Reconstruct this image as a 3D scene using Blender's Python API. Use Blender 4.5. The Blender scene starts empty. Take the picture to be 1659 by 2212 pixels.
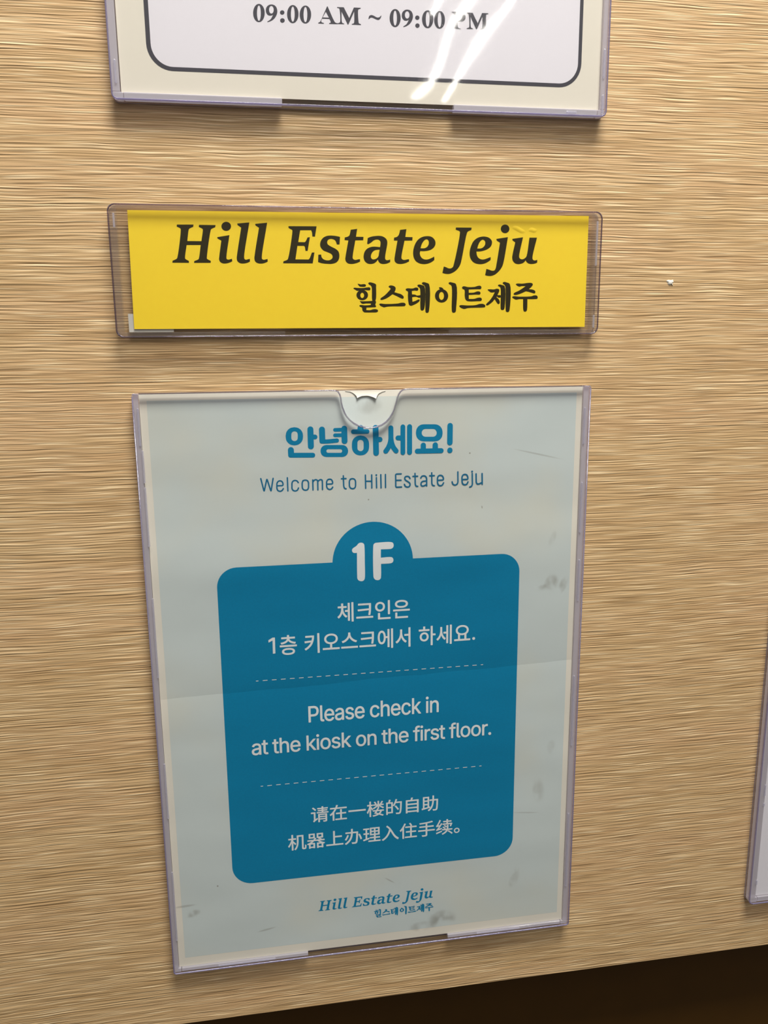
import bpy, bmesh, math, random
from mathutils import Vector

scene = bpy.context.scene
COL = scene.collection
random.seed(7)
MM = 0.001

# ------------------------------------------------------------------ camera
cam_data = bpy.data.cameras.new('camera')
cam = bpy.data.objects.new('camera', cam_data)
COL.objects.link(cam)
cam.location = (0.0523744, -0.3757496, 0.0190049)
cam.rotation_euler = (1.36839481, 0.00995373, -0.15800558)
cam_data.sensor_fit = 'HORIZONTAL'
cam_data.sensor_width = 36.0
cam_data.lens = 1716.36963 / 1659.0 * 36.0
cam_data.clip_start = 0.01
cam_data.clip_end = 50.0
scene.camera = cam

# ------------------------------------------------------------------ world, lights, exposure
world = bpy.data.worlds.new('world')
scene.world = world
world.use_nodes = True
wnt = world.node_tree
wbg = wnt.nodes['Background']
# the room around: pale ceiling above, dim surroundings at eye height and below
wtc = wnt.nodes.new('ShaderNodeTexCoord')
wsp = wnt.nodes.new('ShaderNodeSeparateXYZ')
wmr = wnt.nodes.new('ShaderNodeMapRange')
wmr.inputs[1].default_value, wmr.inputs[2].default_value = 0.05, 0.60
wmr.inputs[3].default_value, wmr.inputs[4].default_value = 0.07, 0.55
wnt.links.new(wtc.outputs['Generated'], wsp.inputs[0])
wnt.links.new(wsp.outputs[2], wmr.inputs[0])
wnt.links.new(wmr.outputs[0], wbg.inputs['Strength'])
wbg.inputs['Color'].default_value = (1.0, 0.97, 0.93, 1)


def area_light(name, loc, aim, sx, sy, watts, colour):
    d = bpy.data.lights.new(name, 'AREA')
    d.shape = 'RECTANGLE'
    d.size, d.size_y = sx, sy
    d.energy = watts
    d.color = colour
    o = bpy.data.objects.new(name, d)
    COL.objects.link(o)
    o.location = loc
    o.rotation_euler = (Vector(aim) - Vector(loc)).to_track_quat('-Z', 'Y').to_euler()
    return o


# the ceiling panel just above the wall, and the row of ceiling tubes further back in the room
area_light('ceiling_panel', (0.24, -0.50, 1.15), (0.22, -0.18, 0.0), 0.55, 0.36, 29.5, (1.0, 0.97, 0.925))
for tx, near, far in ((0.70, -1.0, -2.6), (0.80, -1.0, -3.4), (0.91, -1.0, -3.4)):
    area_light('ceiling_tube', (tx, (near + far) / 2, 1.12), (tx, (near + far) / 2, 0.0), 0.022, near - far, 1.5 * (near - far), (1.0, 0.97, 0.90))

scene.view_settings.view_transform = 'Standard'
scene.view_settings.look = 'None'
scene.view_settings.exposure = 0.0
scene.view_settings.gamma = 1.0
scene.view_settings.use_curve_mapping = False
scene.cycles.max_bounces = 16
scene.cycles.transparent_max_bounces = 32

# outlines of the printed lettering, in hundredths of a millimetre on the sheet (x right, z up); c marks a sharp corner
GLYPH = {
 'logo': [
  '2120,7283c 2825,7293c 2808,7198c 2638,7118 2613,7085 2523,6605c 3124,6605c 3212,7075 3203,7114 3045,7196c 3064,7285c 3768,7283c 3746,7191c 3576,7113 3551,7074 3322,5921 3325,5870 3488,5775c 3472,5696c 2757,5691c 2772,5765c 2955,5845 2981,5896 3086,6442c 2484,6437c 2385,5914 2393,5861 2543,5769c 2538,5690c 1829,5691c 1845,5776c 2021,5856 2053,5901 2270,7053 2263,7116 2106,7200c',
  '3817,6781c 4345,6871c 4169,5944 4177,5870 4240,5837 4316,5849 4405,5878c 4417,5770c 4325,5724 4162,5677 4002,5676 3889,5738 3845,5843 3856,5942 3983,6634c 3820,6725c',
  '4432,7238 4407,7156 4346,7089 4261,7051 4169,7050 4087,7085 4033,7151 4016,7233 4041,7316 4102,7382 4187,7420 4279,7421 4361,7386 4415,7321',
  '4707,7362c 5232,7414c 4939,5933 4959,5865 5016,5836 5090,5854 5188,5877c 5189,5763c 5069,5706 4892,5676 4746,5692 4639,5777 4615,5891 4634,6033 4867,7191c 4715,7295c',
  '5482,7356c 6008,7413c 5714,5938 5729,5870 5796,5842 5870,5854 5965,5880c 5970,5769c 5865,5716 5716,5681 5539,5691 5419,5768 5388,5890 5406,6038 5642,7195c 5494,7288c',
  '6939,7279c 8187,7289c 8103,6850c 7984,6854c 7974,7025 7938,7121c 7452,7115c 7350,6608c 7642,6608c 7685,6651 7768,6812c 7875,6822c 7757,6237c 7661,6236c 7631,6417 7596,6451c 7309,6448c 7201,5868c 7788,5867c 7837,5919 7946,6167c 8061,6174c 7969,5701c 6648,5698c 6668,5784c 6837,5849 6881,5918 7104,7063 7099,7117c 6937,7205c',
  '9227,6851c 9196,6523c 9075,6522c 9041,6628 8983,6713 8833,6761 8697,6725 8643,6624 8671,6524 8825,6425 9005,6340 9138,6226 9180,6067 9152,5893 9052,5762 8839,5688 8627,5687 8385,5709 8212,5760c 8232,6077c 8359,6084c 8377,5975 8450,5889 8600,5838 8751,5850 8859,5935 8870,6022 8818,6108 8639,6193 8460,6263 8343,6406 8322,6520 8365,6678 8474,6808 8626,6881 8806,6903 9017,6889',
  '9717,7160c 10009,7204c 9948,6864c 10289,6862c 10275,6718c 9915,6709c 9781,5985 9792,5921 9846,5875 9922,5864 9999,5882 10115,5900c 10120,5795c 9966,5730 9751,5688 9568,5710 9473,5794 9444,5895 9459,6011 9600,6705c 9430,6715c 9438,6830c 9545,6854 9640,6907 9684,7022',
  '10480,6813c 10623,6867 10776,6898 10980,6915 11146,6897 11274,6831 11350,6748 11377,6639 11366,6518 11268,5983 11283,5898 11334,5862 11406,5863 11499,5893c 11503,5785c 11405,5736 11250,5696 11095,5705 11006,5750 10953,5830 10938,5889c 10865,5798 10761,5724 10607,5692 10454,5715 10340,5807 10283,5952 10291,6098 10347,6243 10450,6353 10591,6419 10745,6445 10873,6441 11041,6428c 11064,6576 11049,6684 10979,6744 10851,6750 10748,6710 10645,6632 10517,6554c 10451,6567c|11020,6317c 10871,6308 10755,6266 10665,6173 10617,6052 10626,5955 10687,5897 10789,5897 10892,5944 10960,6030 10987,6151',
  '11967,7181c 12260,7219c 12207,6880c 12543,6874c 12532,6728c 12170,6720c 12022,5989 12037,5928 12091,5887 12169,5878 12273,5898 12374,5913c 12379,5815c 12207,5741 11999,5700 11818,5724 11720,5804 11700,5913 11712,6011 11845,6716c 11681,6720c 11687,6845c 11800,6871 11883,6934 11930,7031',
  '12900,6274c 12879,6166 12916,6044 12994,5952 13119,5904 13276,5914 13433,5974 13554,6034c 13560,5887c 13434,5797 13250,5723 13041,5702 12832,5745 12676,5847 12588,6017 12567,6213 12599,6408 12677,6603 12807,6775 12989,6884 13197,6925 13379,6912 13523,6831 13604,6698 13605,6564 13537,6441 13406,6342 13224,6287 13041,6270|12916,6396c 12963,6558 13054,6704 13158,6783 13244,6775 13296,6695 13291,6573 13223,6462 13119,6403 13015,6392',
  '14568,7318c 15310,7322c 15296,7222c 15138,7150 15094,7091 14853,5933 14788,5695 14647,5485 14473,5351 14267,5275 14076,5280 13943,5315c 14005,5601c 14122,5566 14233,5519 14344,5520 14430,5574 14486,5722 14759,7081 14746,7151 14556,7225c',
  '15550,6276c 15571,6131 15631,6012 15744,5939 15888,5922 16048,5965 16234,6037c 16236,5906c 16083,5807 15891,5731 15667,5718 15442,5782 15296,5921 15230,6113 15237,6321 15304,6543 15413,6736 15586,6870 15809,6934 16000,6930 16161,6876 16272,6759 16287,6641 16232,6507 16089,6393 15882,6314 15723,6283|15587,6406c 15638,6575 15723,6724 15827,6799 15913,6776 15966,6697 15955,6578 15880,6474 15769,6414',
  '16495,6841c 17047,6924c 16864,5827 16797,5616 16671,5436 16480,5269 16287,5193 16126,5193 15983,5222c 16037,5504c 16186,5463 16315,5422 16428,5440 16482,5525 16520,5705 16672,6674c 16509,6770c',
  '17109,7291 17091,7209 17035,7143 16953,7105 16862,7104 16779,7140 16720,7205 16698,7286 16717,7368 16772,7434 16854,7472 16945,7473 17029,7438 17087,7373',
  '17261,6849c 17777,6926c 17610,6101 17625,6012 17692,5952 17797,5947 17909,6008 17969,6089 18089,6912c 18454,6916c 18258,6016 18287,5932 18360,5896 18419,5903 18497,5927c 18500,5807c 18390,5761 18194,5739 18046,5774 17962,5849 17935,5906c 17849,5809 17720,5748 17558,5729 17410,5770 17310,5874 17275,6009 17290,6159 17407,6696c 17276,6784c',
 ],
 'brush': [
  '9982,4822c 10047,4817 10127,4797 10316,4807 10370,4764 10358,4712 10309,4689 10153,4688 10077,4704 10032,4750',
  '9791,4616 9823,4646 9963,4642 10233,4637 10422,4663 10544,4663 10578,4601 10545,4539 10447,4534 10285,4544 10150,4528 9961,4513 9881,4554',
  '10461,4324 10433,4225 10357,4145 10249,4101 10130,4101 10023,4145 9950,4225 9925,4324 9954,4423 10029,4502 10137,4546 10256,4546 10362,4502 10435,4423|10279,4311 10270,4260 10245,4220 10210,4197 10171,4197 10137,4220 10114,4260 10106,4311 10115,4361 10140,4402 10175,4424 10213,4424 10248,4402 10271,4361',
  '10479,4849 10533,4885 10641,4875 10830,4798 10839,4674 10833,4207 10810,4103 10794,4061c 10658,4061c 10638,4207 10633,4674 10591,4746 10505,4797',
  '10075,4067c 10169,4051 10468,4056 10767,4067 10826,4038 10809,3947 10792,3894 10829,3829 10804,3790 10681,3780 10382,3770c 10370,3660c 10544,3655 10680,3691 10816,3696 10909,3659 10908,3594 10856,3560 10624,3550 10406,3550 10270,3561 10196,3635 10170,3765 10071,3817 10058,3870 10140,3885 10302,3869 10574,3882c 10591,3952c 10358,3952 10195,3937 10115,3999',
  '11427,4722 11509,4753 11659,4727 11737,4663 11742,4572 11687,4454c 11861,4403 11998,4363 12107,4272 12121,4207 12085,4165 11997,4181 11778,4285 11598,4363c 11450,4259 11285,4168 11094,4108 11034,4124 11045,4176 11232,4311 11397,4467 11507,4597 11494,4636 11432,4670',
  '10977,3920 11010,3946 11228,3930 11639,3935 11886,3956 11996,3982 12161,3971 12210,3905 12174,3840 12050,3824 11556,3820 11336,3805 11199,3779 11091,3816 11009,3863',
  '12219,4593 12288,4624 12549,4620 12686,4662 12791,4641 12808,4573 12763,4521 12631,4526 12504,4510c 12509,4358c 12658,4343 12741,4306 12907,4322c 12907,4212c 12824,4207 12713,4249 12520,4233c 12531,4023c 12658,4062 12796,4123 12868,4123 12857,4054 12740,3960 12574,3879 12464,3845 12381,3879 12337,4023 12316,4285 12314,4481 12232,4533',
  '12769,4769 12852,4797 12962,4777 13095,4717 13095,3733 13045,3648 12989,3627 12923,3659 12901,3786 12890,4599 12852,4664 12786,4703',
  '12979,4866 13045,4902 13183,4876 13316,4804 13318,3653 13281,3547 13217,3521 13156,3553 13139,3653 13128,4678 13086,4756 13004,4808',
  '14224,4291 14194,4159 14107,4054 13981,3995 13840,3995 13714,4054 13626,4159 13594,4291 13625,4422 13712,4527 13838,4585 13978,4585 14104,4527 14192,4422|14023,4288 14012,4209 13980,4146 13933,4111 13881,4111 13834,4146 13801,4209 13789,4288 13800,4367 13833,4430 13879,4465 13931,4465 13978,4430 14011,4367',
  '13782,4658 13849,4679 13946,4648 13994,4588 13989,4522c 13835,4522c 13821,4587',
  '14241,4869 14291,4905 14403,4890 14594,4812 14608,3729 14582,3570 14512,3528 14436,3539 14401,3624 14388,4706 14334,4785 14264,4816',
  '14881,4668 14936,4718 15020,4718 15161,4687 15499,4698 15639,4740 15766,4741 15815,4669 15777,4598 15641,4593 15207,4581c 15209,4428c 15446,4439 15614,4492 15727,4482 15774,4423 15741,4354 15560,4349 15210,4333c 15212,4153c 15478,4158 15647,4206 15788,4206 15846,4140 15807,4068 15621,4052 15281,4042 15140,4058 15055,4127 15014,4285 14999,4563 14909,4607',
  '14759,3830 14804,3867 15171,3856 15538,3871 15736,3924 15906,3924 16009,3860 15999,3785 15908,3764 15511,3754 15172,3739 14989,3697 14890,3729 14791,3782',
  '16117,4572 16207,4588 16434,4583 16547,4615 16662,4589 16680,4525 16596,4326c 16753,4323c 16755,4216c 16655,4211 16571,4264c 16549,4227c 16671,4126 16713,4019 16703,3944 16641,3918 16574,3979 16465,4139c 16359,4019 16219,3913 16120,3860 16049,3876 16062,3926 16216,4073 16355,4259 16465,4458c 16295,4445 16209,4485',
  '16613,4777 16686,4806 16800,4785 16938,4724 16958,3778 16923,3671 16847,3644 16777,3676 16758,3778 16741,4631 16702,4697 16631,4732',
  '16838,4883 16911,4923 17040,4897 17187,4823 17207,3697 17169,3576 17101,3547 17032,3577 17006,3697 16973,4711 16928,4791 16856,4838',
  '17479,4818 17541,4850 17799,4846 18057,4878 18258,4873 18312,4820 18277,4740 18122,4591c 18296,4580 18427,4522 18449,4460 18416,4409 18329,4420 18155,4468 17981,4505c 17781,4419 17582,4353 17453,4334 17381,4360 17408,4419 17635,4526 17833,4646 17969,4740c 17745,4734 17659,4712 17558,4752',
  '17315,4227 17369,4270 17671,4254 18247,4270 18390,4313 18520,4302 18572,4232 18545,4162 18424,4146 18065,4147c 18065,3722 18048,3614 17977,3566 17913,3582 17876,3655 17852,4147c 17645,4141 17502,4120 17400,4166',
 ],
 'hours': [
  '6234,15793 6204,15641 6132,15516 6032,15444 5924,15439 5830,15502 5768,15620 5751,15770 5781,15922 5853,16046 5952,16118 6060,16123 6154,16061 6216,15943|6071,15780 6058,15652 6032,15549 5998,15491 5963,15489 5933,15544 5916,15645 5913,15772 5926,15899 5952,16002 5986,16060 6021,16062 6050,16007 6068,15906',
  '6283,15892 6318,16018 6419,16106 6540,16134 6675,16097 6747,15998 6760,15847 6706,15706 6611,15585 6486,15501 6332,15444c 6333,15472c 6474,15570 6580,15741c 6494,15707 6388,15712 6309,15783|6615,15936 6603,15872 6574,15820 6534,15790 6491,15787 6453,15814 6428,15864 6421,15927 6433,15991 6462,16043 6502,16073 6545,16075 6582,16049 6608,15999',
  '7061,15853 7050,15816 7023,15784 6985,15766 6943,15764 6905,15779 6880,15807 6872,15844 6883,15882 6910,15913 6949,15931 6991,15933 7028,15919 7053,15890',
  '7063,15548 7052,15509 7023,15477 6984,15458 6940,15456 6902,15471 6876,15501 6867,15539 6878,15578 6907,15610 6946,15629 6990,15631 7028,15616 7054,15586',
  '7652,15821 7623,15669 7552,15545 7453,15473 7345,15467 7250,15530 7187,15648 7169,15798 7198,15949 7269,16073 7368,16145 7475,16150 7570,16088 7633,15971|7490,15813 7478,15685 7452,15581 7418,15522 7383,15521 7353,15576 7334,15678 7331,15806 7343,15934 7368,16037 7402,16095 7437,16097 7467,16042 7486,15941',
  '8186,15831 8158,15679 8087,15555 7987,15484 7879,15479 7783,15541 7720,15658 7700,15807 7729,15958 7800,16081 7899,16152 8007,16158 8102,16096 8166,15979|8023,15823 8011,15694 7986,15590 7952,15531 7917,15530 7886,15585 7867,15687 7863,15815 7875,15943 7900,16047 7934,16105 7969,16107 8000,16052 8019,15950',
  '8870,16179c 8895,16180c 9154,15643 9215,15570 9304,15546c 9298,15512c 8940,15506c 8941,15534c 9010,15560 9005,15608 8960,15698c 8648,15694c 8608,15603 8632,15553 8724,15530c 8717,15501c 8476,15501c 8483,15529c 8555,15572 8603,15644|8812,15970c 8940,15747c 8674,15746c',
  '9296,16173c 9582,16181c 9811,15773c 10018,16192c 10312,16195c 10305,16162c 10217,16129 10197,16072 10209,15651 10227,15590 10314,15560c 10307,15526c 9919,15524c 9919,15553c 10001,15579 10021,15642 10028,16036c 9769,15523c 9737,15521c 9485,16009c 9490,15617 9517,15567 9582,15554c 9581,15525c 9298,15518c 9301,15546c 9383,15572 9415,15613 9406,16061 9382,16127 9296,16145c',
  '10640,15791c 10671,15889 10753,15937 10851,15924 11013,15856 11105,15867 11198,15944c 11204,15924c 11160,15825 11078,15765 10980,15778 10800,15840 10719,15824 10659,15769c',
  '12043,15882 12018,15728 11950,15601 11853,15528 11746,15523 11650,15587 11584,15707 11561,15859 11587,16013 11654,16139 11751,16212 11858,16217 11954,16154 12020,16035|11881,15875 11872,15746 11850,15643 11818,15584 11782,15583 11751,15638 11730,15740 11723,15867 11732,15995 11754,16098 11786,16156 11822,16158 11853,16103 11874,16002',
  '12093,15982 12125,16110 12224,16198 12348,16227 12487,16189 12564,16089 12583,15936 12532,15794 12439,15671 12314,15587 12159,15529c 12159,15557c 12299,15656 12402,15829c 12315,15794 12207,15800 12123,15872|12431,16025 12421,15961 12393,15908 12353,15878 12309,15875 12269,15902 12242,15952 12232,16015 12242,16080 12270,16132 12310,16162 12354,16165 12394,16138 12421,16088',
  '12872,15937 12862,15900 12836,15869 12797,15850 12754,15848 12715,15863 12689,15891 12679,15928 12689,15966 12716,15997 12754,16015 12797,16017 12836,16002 12863,15974',
  '12878,15627 12869,15589 12842,15558 12803,15539 12760,15537 12721,15552 12695,15581 12685,15618 12695,15655 12722,15687 12760,15705 12803,15707 12842,15692 12869,15664',
  '13486,15905 13461,15752 13392,15626 13292,15554 13180,15549 13079,15612 13010,15730 12985,15881 13010,16033 13079,16158 13179,16230 13291,16235 13391,16173 13461,16055|13319,15897 13311,15769 13288,15666 13254,15607 13217,15606 13183,15661 13160,15762 13152,15889 13160,16016 13183,16119 13216,16177 13254,16179 13287,16124 13310,16023',
  '14006,15906 13983,15753 13916,15627 13819,15555 13712,15550 13615,15613 13547,15732 13523,15883 13546,16036 13613,16160 13709,16232 13816,16238 13913,16175 13981,16057|13848,15898 13840,15770 13817,15667 13784,15608 13747,15607 13713,15662 13689,15763 13680,15890 13688,16018 13711,16121 13744,16179 13781,16181 13815,16126 13839,16025',
  '14300,16235c 14704,16249c 14839,16220 14925,16111 14903,15961 14792,15881 14579,15856c 14581,15677 14608,15613 14703,15593c 14704,15569c 14304,15569c 14304,15592c 14388,15620 14412,15669 14422,16116 14394,16180 14300,16205c|14583,16207c 14687,16194 14746,16087 14713,15958 14579,15901c',
  '14957,16237c 15238,16246c 15475,15843c 15666,16256c 15954,16259c 15948,16225c 15863,16194 15845,16138 15871,15723 15890,15663 15977,15633c 15971,15600c 15590,15599c 15589,15627c 15669,15653 15686,15714 15680,16102c 15442,15598c 15411,15596c 15148,16076c 15165,15690 15193,15641 15258,15628c 15258,15600c 14980,15593c 14982,15621c 15062,15646 15092,15687 15068,16127 15043,16192 14958,16210c',
 ],
 'greet': [
  '6925,-1632c 7073,-1665 7197,-1753 7277,-1882 7302,-2032c 7300,-2100c 7266,-2250 7177,-2375 7048,-2456 6898,-2482c 6867,-2481c 6719,-2447 6595,-2358 6515,-2229 6491,-2078c 6493,-2011c 6528,-1862 6616,-1738 6745,-1657 6894,-1631c|6917,-1824c 6971,-1836 7016,-1868 7045,-1916 7055,-1971c 7049,-2135c 7037,-2190 7004,-2236 6957,-2266 6902,-2275c 6892,-2275c 6837,-2262 6792,-2230 6763,-2183 6754,-2127c 6759,-1963c 6772,-1909 6804,-1863 6851,-1833 6906,-1824c',
  '9131,-2525c 9239,-2549 9330,-2613 9389,-2707 9409,-2817c 9409,-2822c 9385,-2930 9322,-3021 9228,-3079 9119,-3098c 8372,-3075c 8265,-3050 8175,-2986 8116,-2892 8098,-2783c 8098,-2778c 8122,-2670 8185,-2580 8278,-2522 8386,-2503c|9042,-2723c 9073,-2731 9099,-2749 9117,-2776 9122,-2808c 9122,-2813c 9115,-2845 9097,-2871 9070,-2888 9038,-2893c 8456,-2876c 8425,-2869 8399,-2850 8382,-2823 8377,-2791c 8377,-2786c 8384,-2755 8402,-2729 8429,-2712 8460,-2706c',
  '10023,-2100c 10175,-2134 10304,-2223 10389,-2355 10417,-2508c 10415,-2662c 10383,-2815 10294,-2942 10162,-3025 10008,-3050c 9981,-3050c 9828,-3015 9700,-2924 9616,-2792 9588,-2639c 9591,-2485c 9624,-2334 9712,-2207 9843,-2125 9996,-2099c|10009,-2308c 10064,-2321 10110,-2353 10141,-2400 10151,-2455c 10147,-2703c 10135,-2757 10103,-2803 10056,-2833 10000,-2842c 9995,-2842c 9940,-2829 9894,-2797 9863,-2749 9853,-2694c 9858,-2447c 9869,-2393 9901,-2347 9948,-2318 10004,-2308c',
  '13604,-1656c 13750,-1688 13875,-1772 13959,-1896 13989,-2040c 13989,-2115c 13961,-2258 13878,-2378 13753,-2457 13606,-2481c 13064,-2466c 12917,-2434 12793,-2349 12711,-2225 12682,-2081c 12682,-2006c 12712,-1864 12794,-1745 12918,-1667 13064,-1643c|13511,-1878c 13583,-1893 13643,-1934 13684,-1995 13698,-2065c 13698,-2075c 13684,-2145 13644,-2203 13584,-2241 13512,-2253c 13151,-2243c 13080,-2227 13020,-2186 12979,-2126 12965,-2056c 12965,-2046c 12980,-1976 13020,-1919 13080,-1881 13151,-1869c',
 ],
 'floor': [
  '9742,-7813c 9626,-7817 9546,-7785 9504,-7692 9527,-7602 9613,-7534 9721,-7466 9811,-7362 9901,-7317 10016,-7326 10096,-7394 10115,-7495 10121,-8318 10117,-9054 10086,-9182 10013,-9252 9923,-9258 9816,-9223 9746,-9126 9735,-8941',
  '10549,-7535 10573,-7426 10649,-7366 10757,-7353 11421,-7354 11520,-7399 11560,-7502 11536,-7620 11454,-7689 11364,-7703 10925,-7699c 10917,-8120c 11378,-8108 11487,-8141 11540,-8236 11521,-8354 11448,-8415 11358,-8431 10924,-8434c 10917,-9062 10898,-9172 10825,-9242 10716,-9251 10618,-9212 10552,-9116 10536,-8985',
 ],
 'english': [
  '7627,-16053c 7639,-16021c 7647,-15988c 7652,-15952c 7654,-15915c 7652,-15878c 7647,-15842c 7639,-15809c 7627,-15778c 7611,-15749c 7593,-15723c 7570,-15700c 7545,-15681c 7515,-15665c 7482,-15654c 7446,-15647c 7406,-15645c 7155,-15645c 7155,-16498c 7247,-16498c 7247,-16186c 7406,-16186c 7446,-16184c 7482,-16177c 7515,-16166c 7545,-16150c 7570,-16131c 7593,-16108c 7611,-16082c|7429,-15742c 7453,-15746c 7475,-15753c 7494,-15763c 7510,-15775c 7525,-15790c 7536,-15806c 7546,-15825c 7553,-15845c 7558,-15867c 7561,-15890c 7562,-15915c 7561,-15940c 7558,-15963c 7553,-15985c 7546,-16006c 7536,-16025c 7525,-16041c 7511,-16056c 7494,-16069c 7475,-16079c 7453,-16086c 7429,-16090c 7402,-16091c 7247,-16091c 7247,-15740c 7401,-15740c',
  '7928,-16493c 7912,-16407c 7899,-16410c 7879,-16411c 7866,-16410c 7855,-16406c 7847,-16401c 7841,-16393c 7837,-16383c 7833,-16352c 7832,-15645c 7745,-15645c 7745,-16356c 7747,-16389c 7752,-16418c 7762,-16443c 7775,-16464c 7793,-16480c 7814,-16492c 7839,-16499c 7877,-16502c 7908,-16498c',
  '7955,-16232c 7961,-16276c 7971,-16317c 7984,-16356c 8001,-16390c 8021,-16421c 8045,-16448c 8072,-16470c 8102,-16488c 8134,-16501c 8170,-16509c 8208,-16511c 8235,-16510c 8261,-16506c 8286,-16500c 8309,-16490c 8330,-16479c 8350,-16465c 8368,-16449c 8384,-16432c 8398,-16413c 8410,-16392c 8419,-16369c 8427,-16346c 8342,-16321c 8330,-16351c 8313,-16376c 8292,-16395c 8267,-16409c 8239,-16418c 8208,-16420c 8184,-16419c 8161,-16414c 8140,-16406c 8121,-16395c 8103,-16380c 8087,-16363c 8074,-16343c 8062,-16320c 8053,-16294c 8047,-16265c 8043,-16234c 8042,-16214c 8436,-16214c 8434,-16131c 8430,-16093c 8424,-16057c 8415,-16025c 8405,-15996c 8392,-15970c 8377,-15947c 8361,-15926c 8344,-15909c 8325,-15893c 8305,-15881c 8285,-15871c 8263,-15863c 8242,-15858c 8220,-15855c 8198,-15853c 8162,-15856c 8129,-15864c 8098,-15877c 8069,-15895c 8043,-15919c 8020,-15946c 8000,-15977c 7984,-16012c 7970,-16051c 7961,-16093c 7955,-16137c 7953,-16185c|8152,-15951c 8174,-15946c 8198,-15944c 8221,-15946c 8243,-15951c 8263,-15960c 8280,-15972c 8296,-15987c 8309,-16005c 8321,-16025c 8330,-16048c 8338,-16073c 8343,-16100c 8346,-16128c 8042,-16128c 8046,-16093c 8052,-16069c 8060,-16046c 8071,-16024c 8083,-16005c 8097,-15988c 8114,-15972c 8132,-15960c',
  '8807,-16457c 8825,-16433c 8837,-16411c 8842,-16411c 8842,-16498c 8928,-16498c 8928,-16077c 8927,-16043c 8923,-16012c 8917,-15985c 8908,-15961c 8897,-15940c 8885,-15922c 8871,-15907c 8856,-15894c 8823,-15874c 8789,-15862c 8755,-15856c 8724,-15853c 8680,-15857c 8637,-15869c 8616,-15877c 8596,-15888c 8577,-15902c 8559,-15918c 8543,-15936c 8528,-15958c 8516,-15982c 8505,-16010c 8590,-16039c 8600,-16016c 8615,-15994c 8635,-15974c 8660,-15958c 8675,-15951c 8691,-15947c 8727,-15943c 8745,-15944c 8761,-15947c 8776,-15952c 8790,-15958c 8802,-15966c 8812,-15976c 8821,-15988c 8828,-16000c 8834,-16015c 8838,-16031c 8841,-16067c 8840,-16082c 8837,-16091c 8833,-16098c 8826,-16104c 8808,-16112c 8664,-16136c 8626,-16145c 8590,-16157c 8558,-16174c 8543,-16185c 8530,-16197c 8518,-16212c 8508,-16228c 8500,-16246c 8495,-16267c 8491,-16291c 8490,-16317c 8492,-16347c 8496,-16375c 8504,-16400c 8515,-16423c 8528,-16444c 8544,-16462c 8562,-16477c 8582,-16489c 8603,-16499c 8626,-16506c 8650,-16511c 8675,-16512c 8698,-16511c 8719,-16508c 8738,-16503c 8755,-16496c 8784,-16478c|8799,-16198c 8818,-16193c 8833,-16187c 8841,-16180c 8841,-16267c 8840,-16286c 8837,-16305c 8831,-16324c 8824,-16341c 8814,-16358c 8802,-16374c 8789,-16387c 8773,-16399c 8755,-16409c 8735,-16416c 8714,-16420c 8675,-16421c 8645,-16415c 8620,-16404c 8610,-16396c 8600,-16387c 8592,-16377c 8586,-16365c 8582,-16352c 8579,-16338c 8578,-16322c 8579,-16305c 8582,-16289c 8587,-16276c 8595,-16264c 8614,-16246c 8639,-16232c 8667,-16222c',
  '9333,-16378c 9318,-16393c 9299,-16406c 9278,-16415c 9254,-16420c 9227,-16422c 9204,-16420c 9182,-16415c 9163,-16408c 9146,-16397c 9131,-16383c 9118,-16365c 9109,-16344c 9102,-16319c 9019,-16340c 9025,-16367c 9033,-16391c 9043,-16414c 9056,-16434c 9071,-16452c 9089,-16468c 9108,-16481c 9128,-16492c 9151,-16500c 9175,-16507c 9201,-16510c 9228,-16511c 9259,-16510c 9288,-16505c 9315,-16498c 9340,-16487c 9363,-16473c 9383,-16458c 9400,-16439c 9415,-16419c 9427,-16396c 9435,-16372c 9440,-16346c 9442,-16319c 9440,-16288c 9433,-16259c 9422,-16233c 9406,-16210c 9386,-16190c 9361,-16173c 9331,-16159c 9296,-16147c 9192,-16117c 9173,-16109c 9158,-16100c 9145,-16090c 9136,-16078c 9129,-16065c 9125,-16050c 9123,-16033c 9125,-16014c 9131,-15996c 9141,-15981c 9155,-15967c 9172,-15955c 9192,-15947c 9213,-15942c 9236,-15940c 9261,-15942c 9282,-15947c 9300,-15956c 9315,-15969c 9327,-15983c 9337,-15999c 9346,-16016c 9351,-16033c 9432,-16012c 9425,-15989c 9417,-15968c 9407,-15948c 9396,-15929c 9382,-15912c 9367,-15897c 9350,-15884c 9331,-15873c 9310,-15865c 9287,-15858c 9263,-15855c 9236,-15853c 9208,-15855c 9181,-15859c 9156,-15867c 9133,-15877c 9111,-15890c 9092,-15905c 9075,-15922c 9061,-15942c 9050,-15964c 9041,-15987c 9036,-16012c 9035,-16039c 9037,-16071c 9044,-16100c 9055,-16126c 9071,-16149c 9092,-16169c 9117,-16187c 9147,-16201c 9181,-16213c 9290,-16244c 9306,-16251c 9320,-16260c 9331,-16270c 9340,-16282c 9346,-16295c 9350,-16310c 9351,-16325c 9349,-16345c 9343,-16362c',
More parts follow.
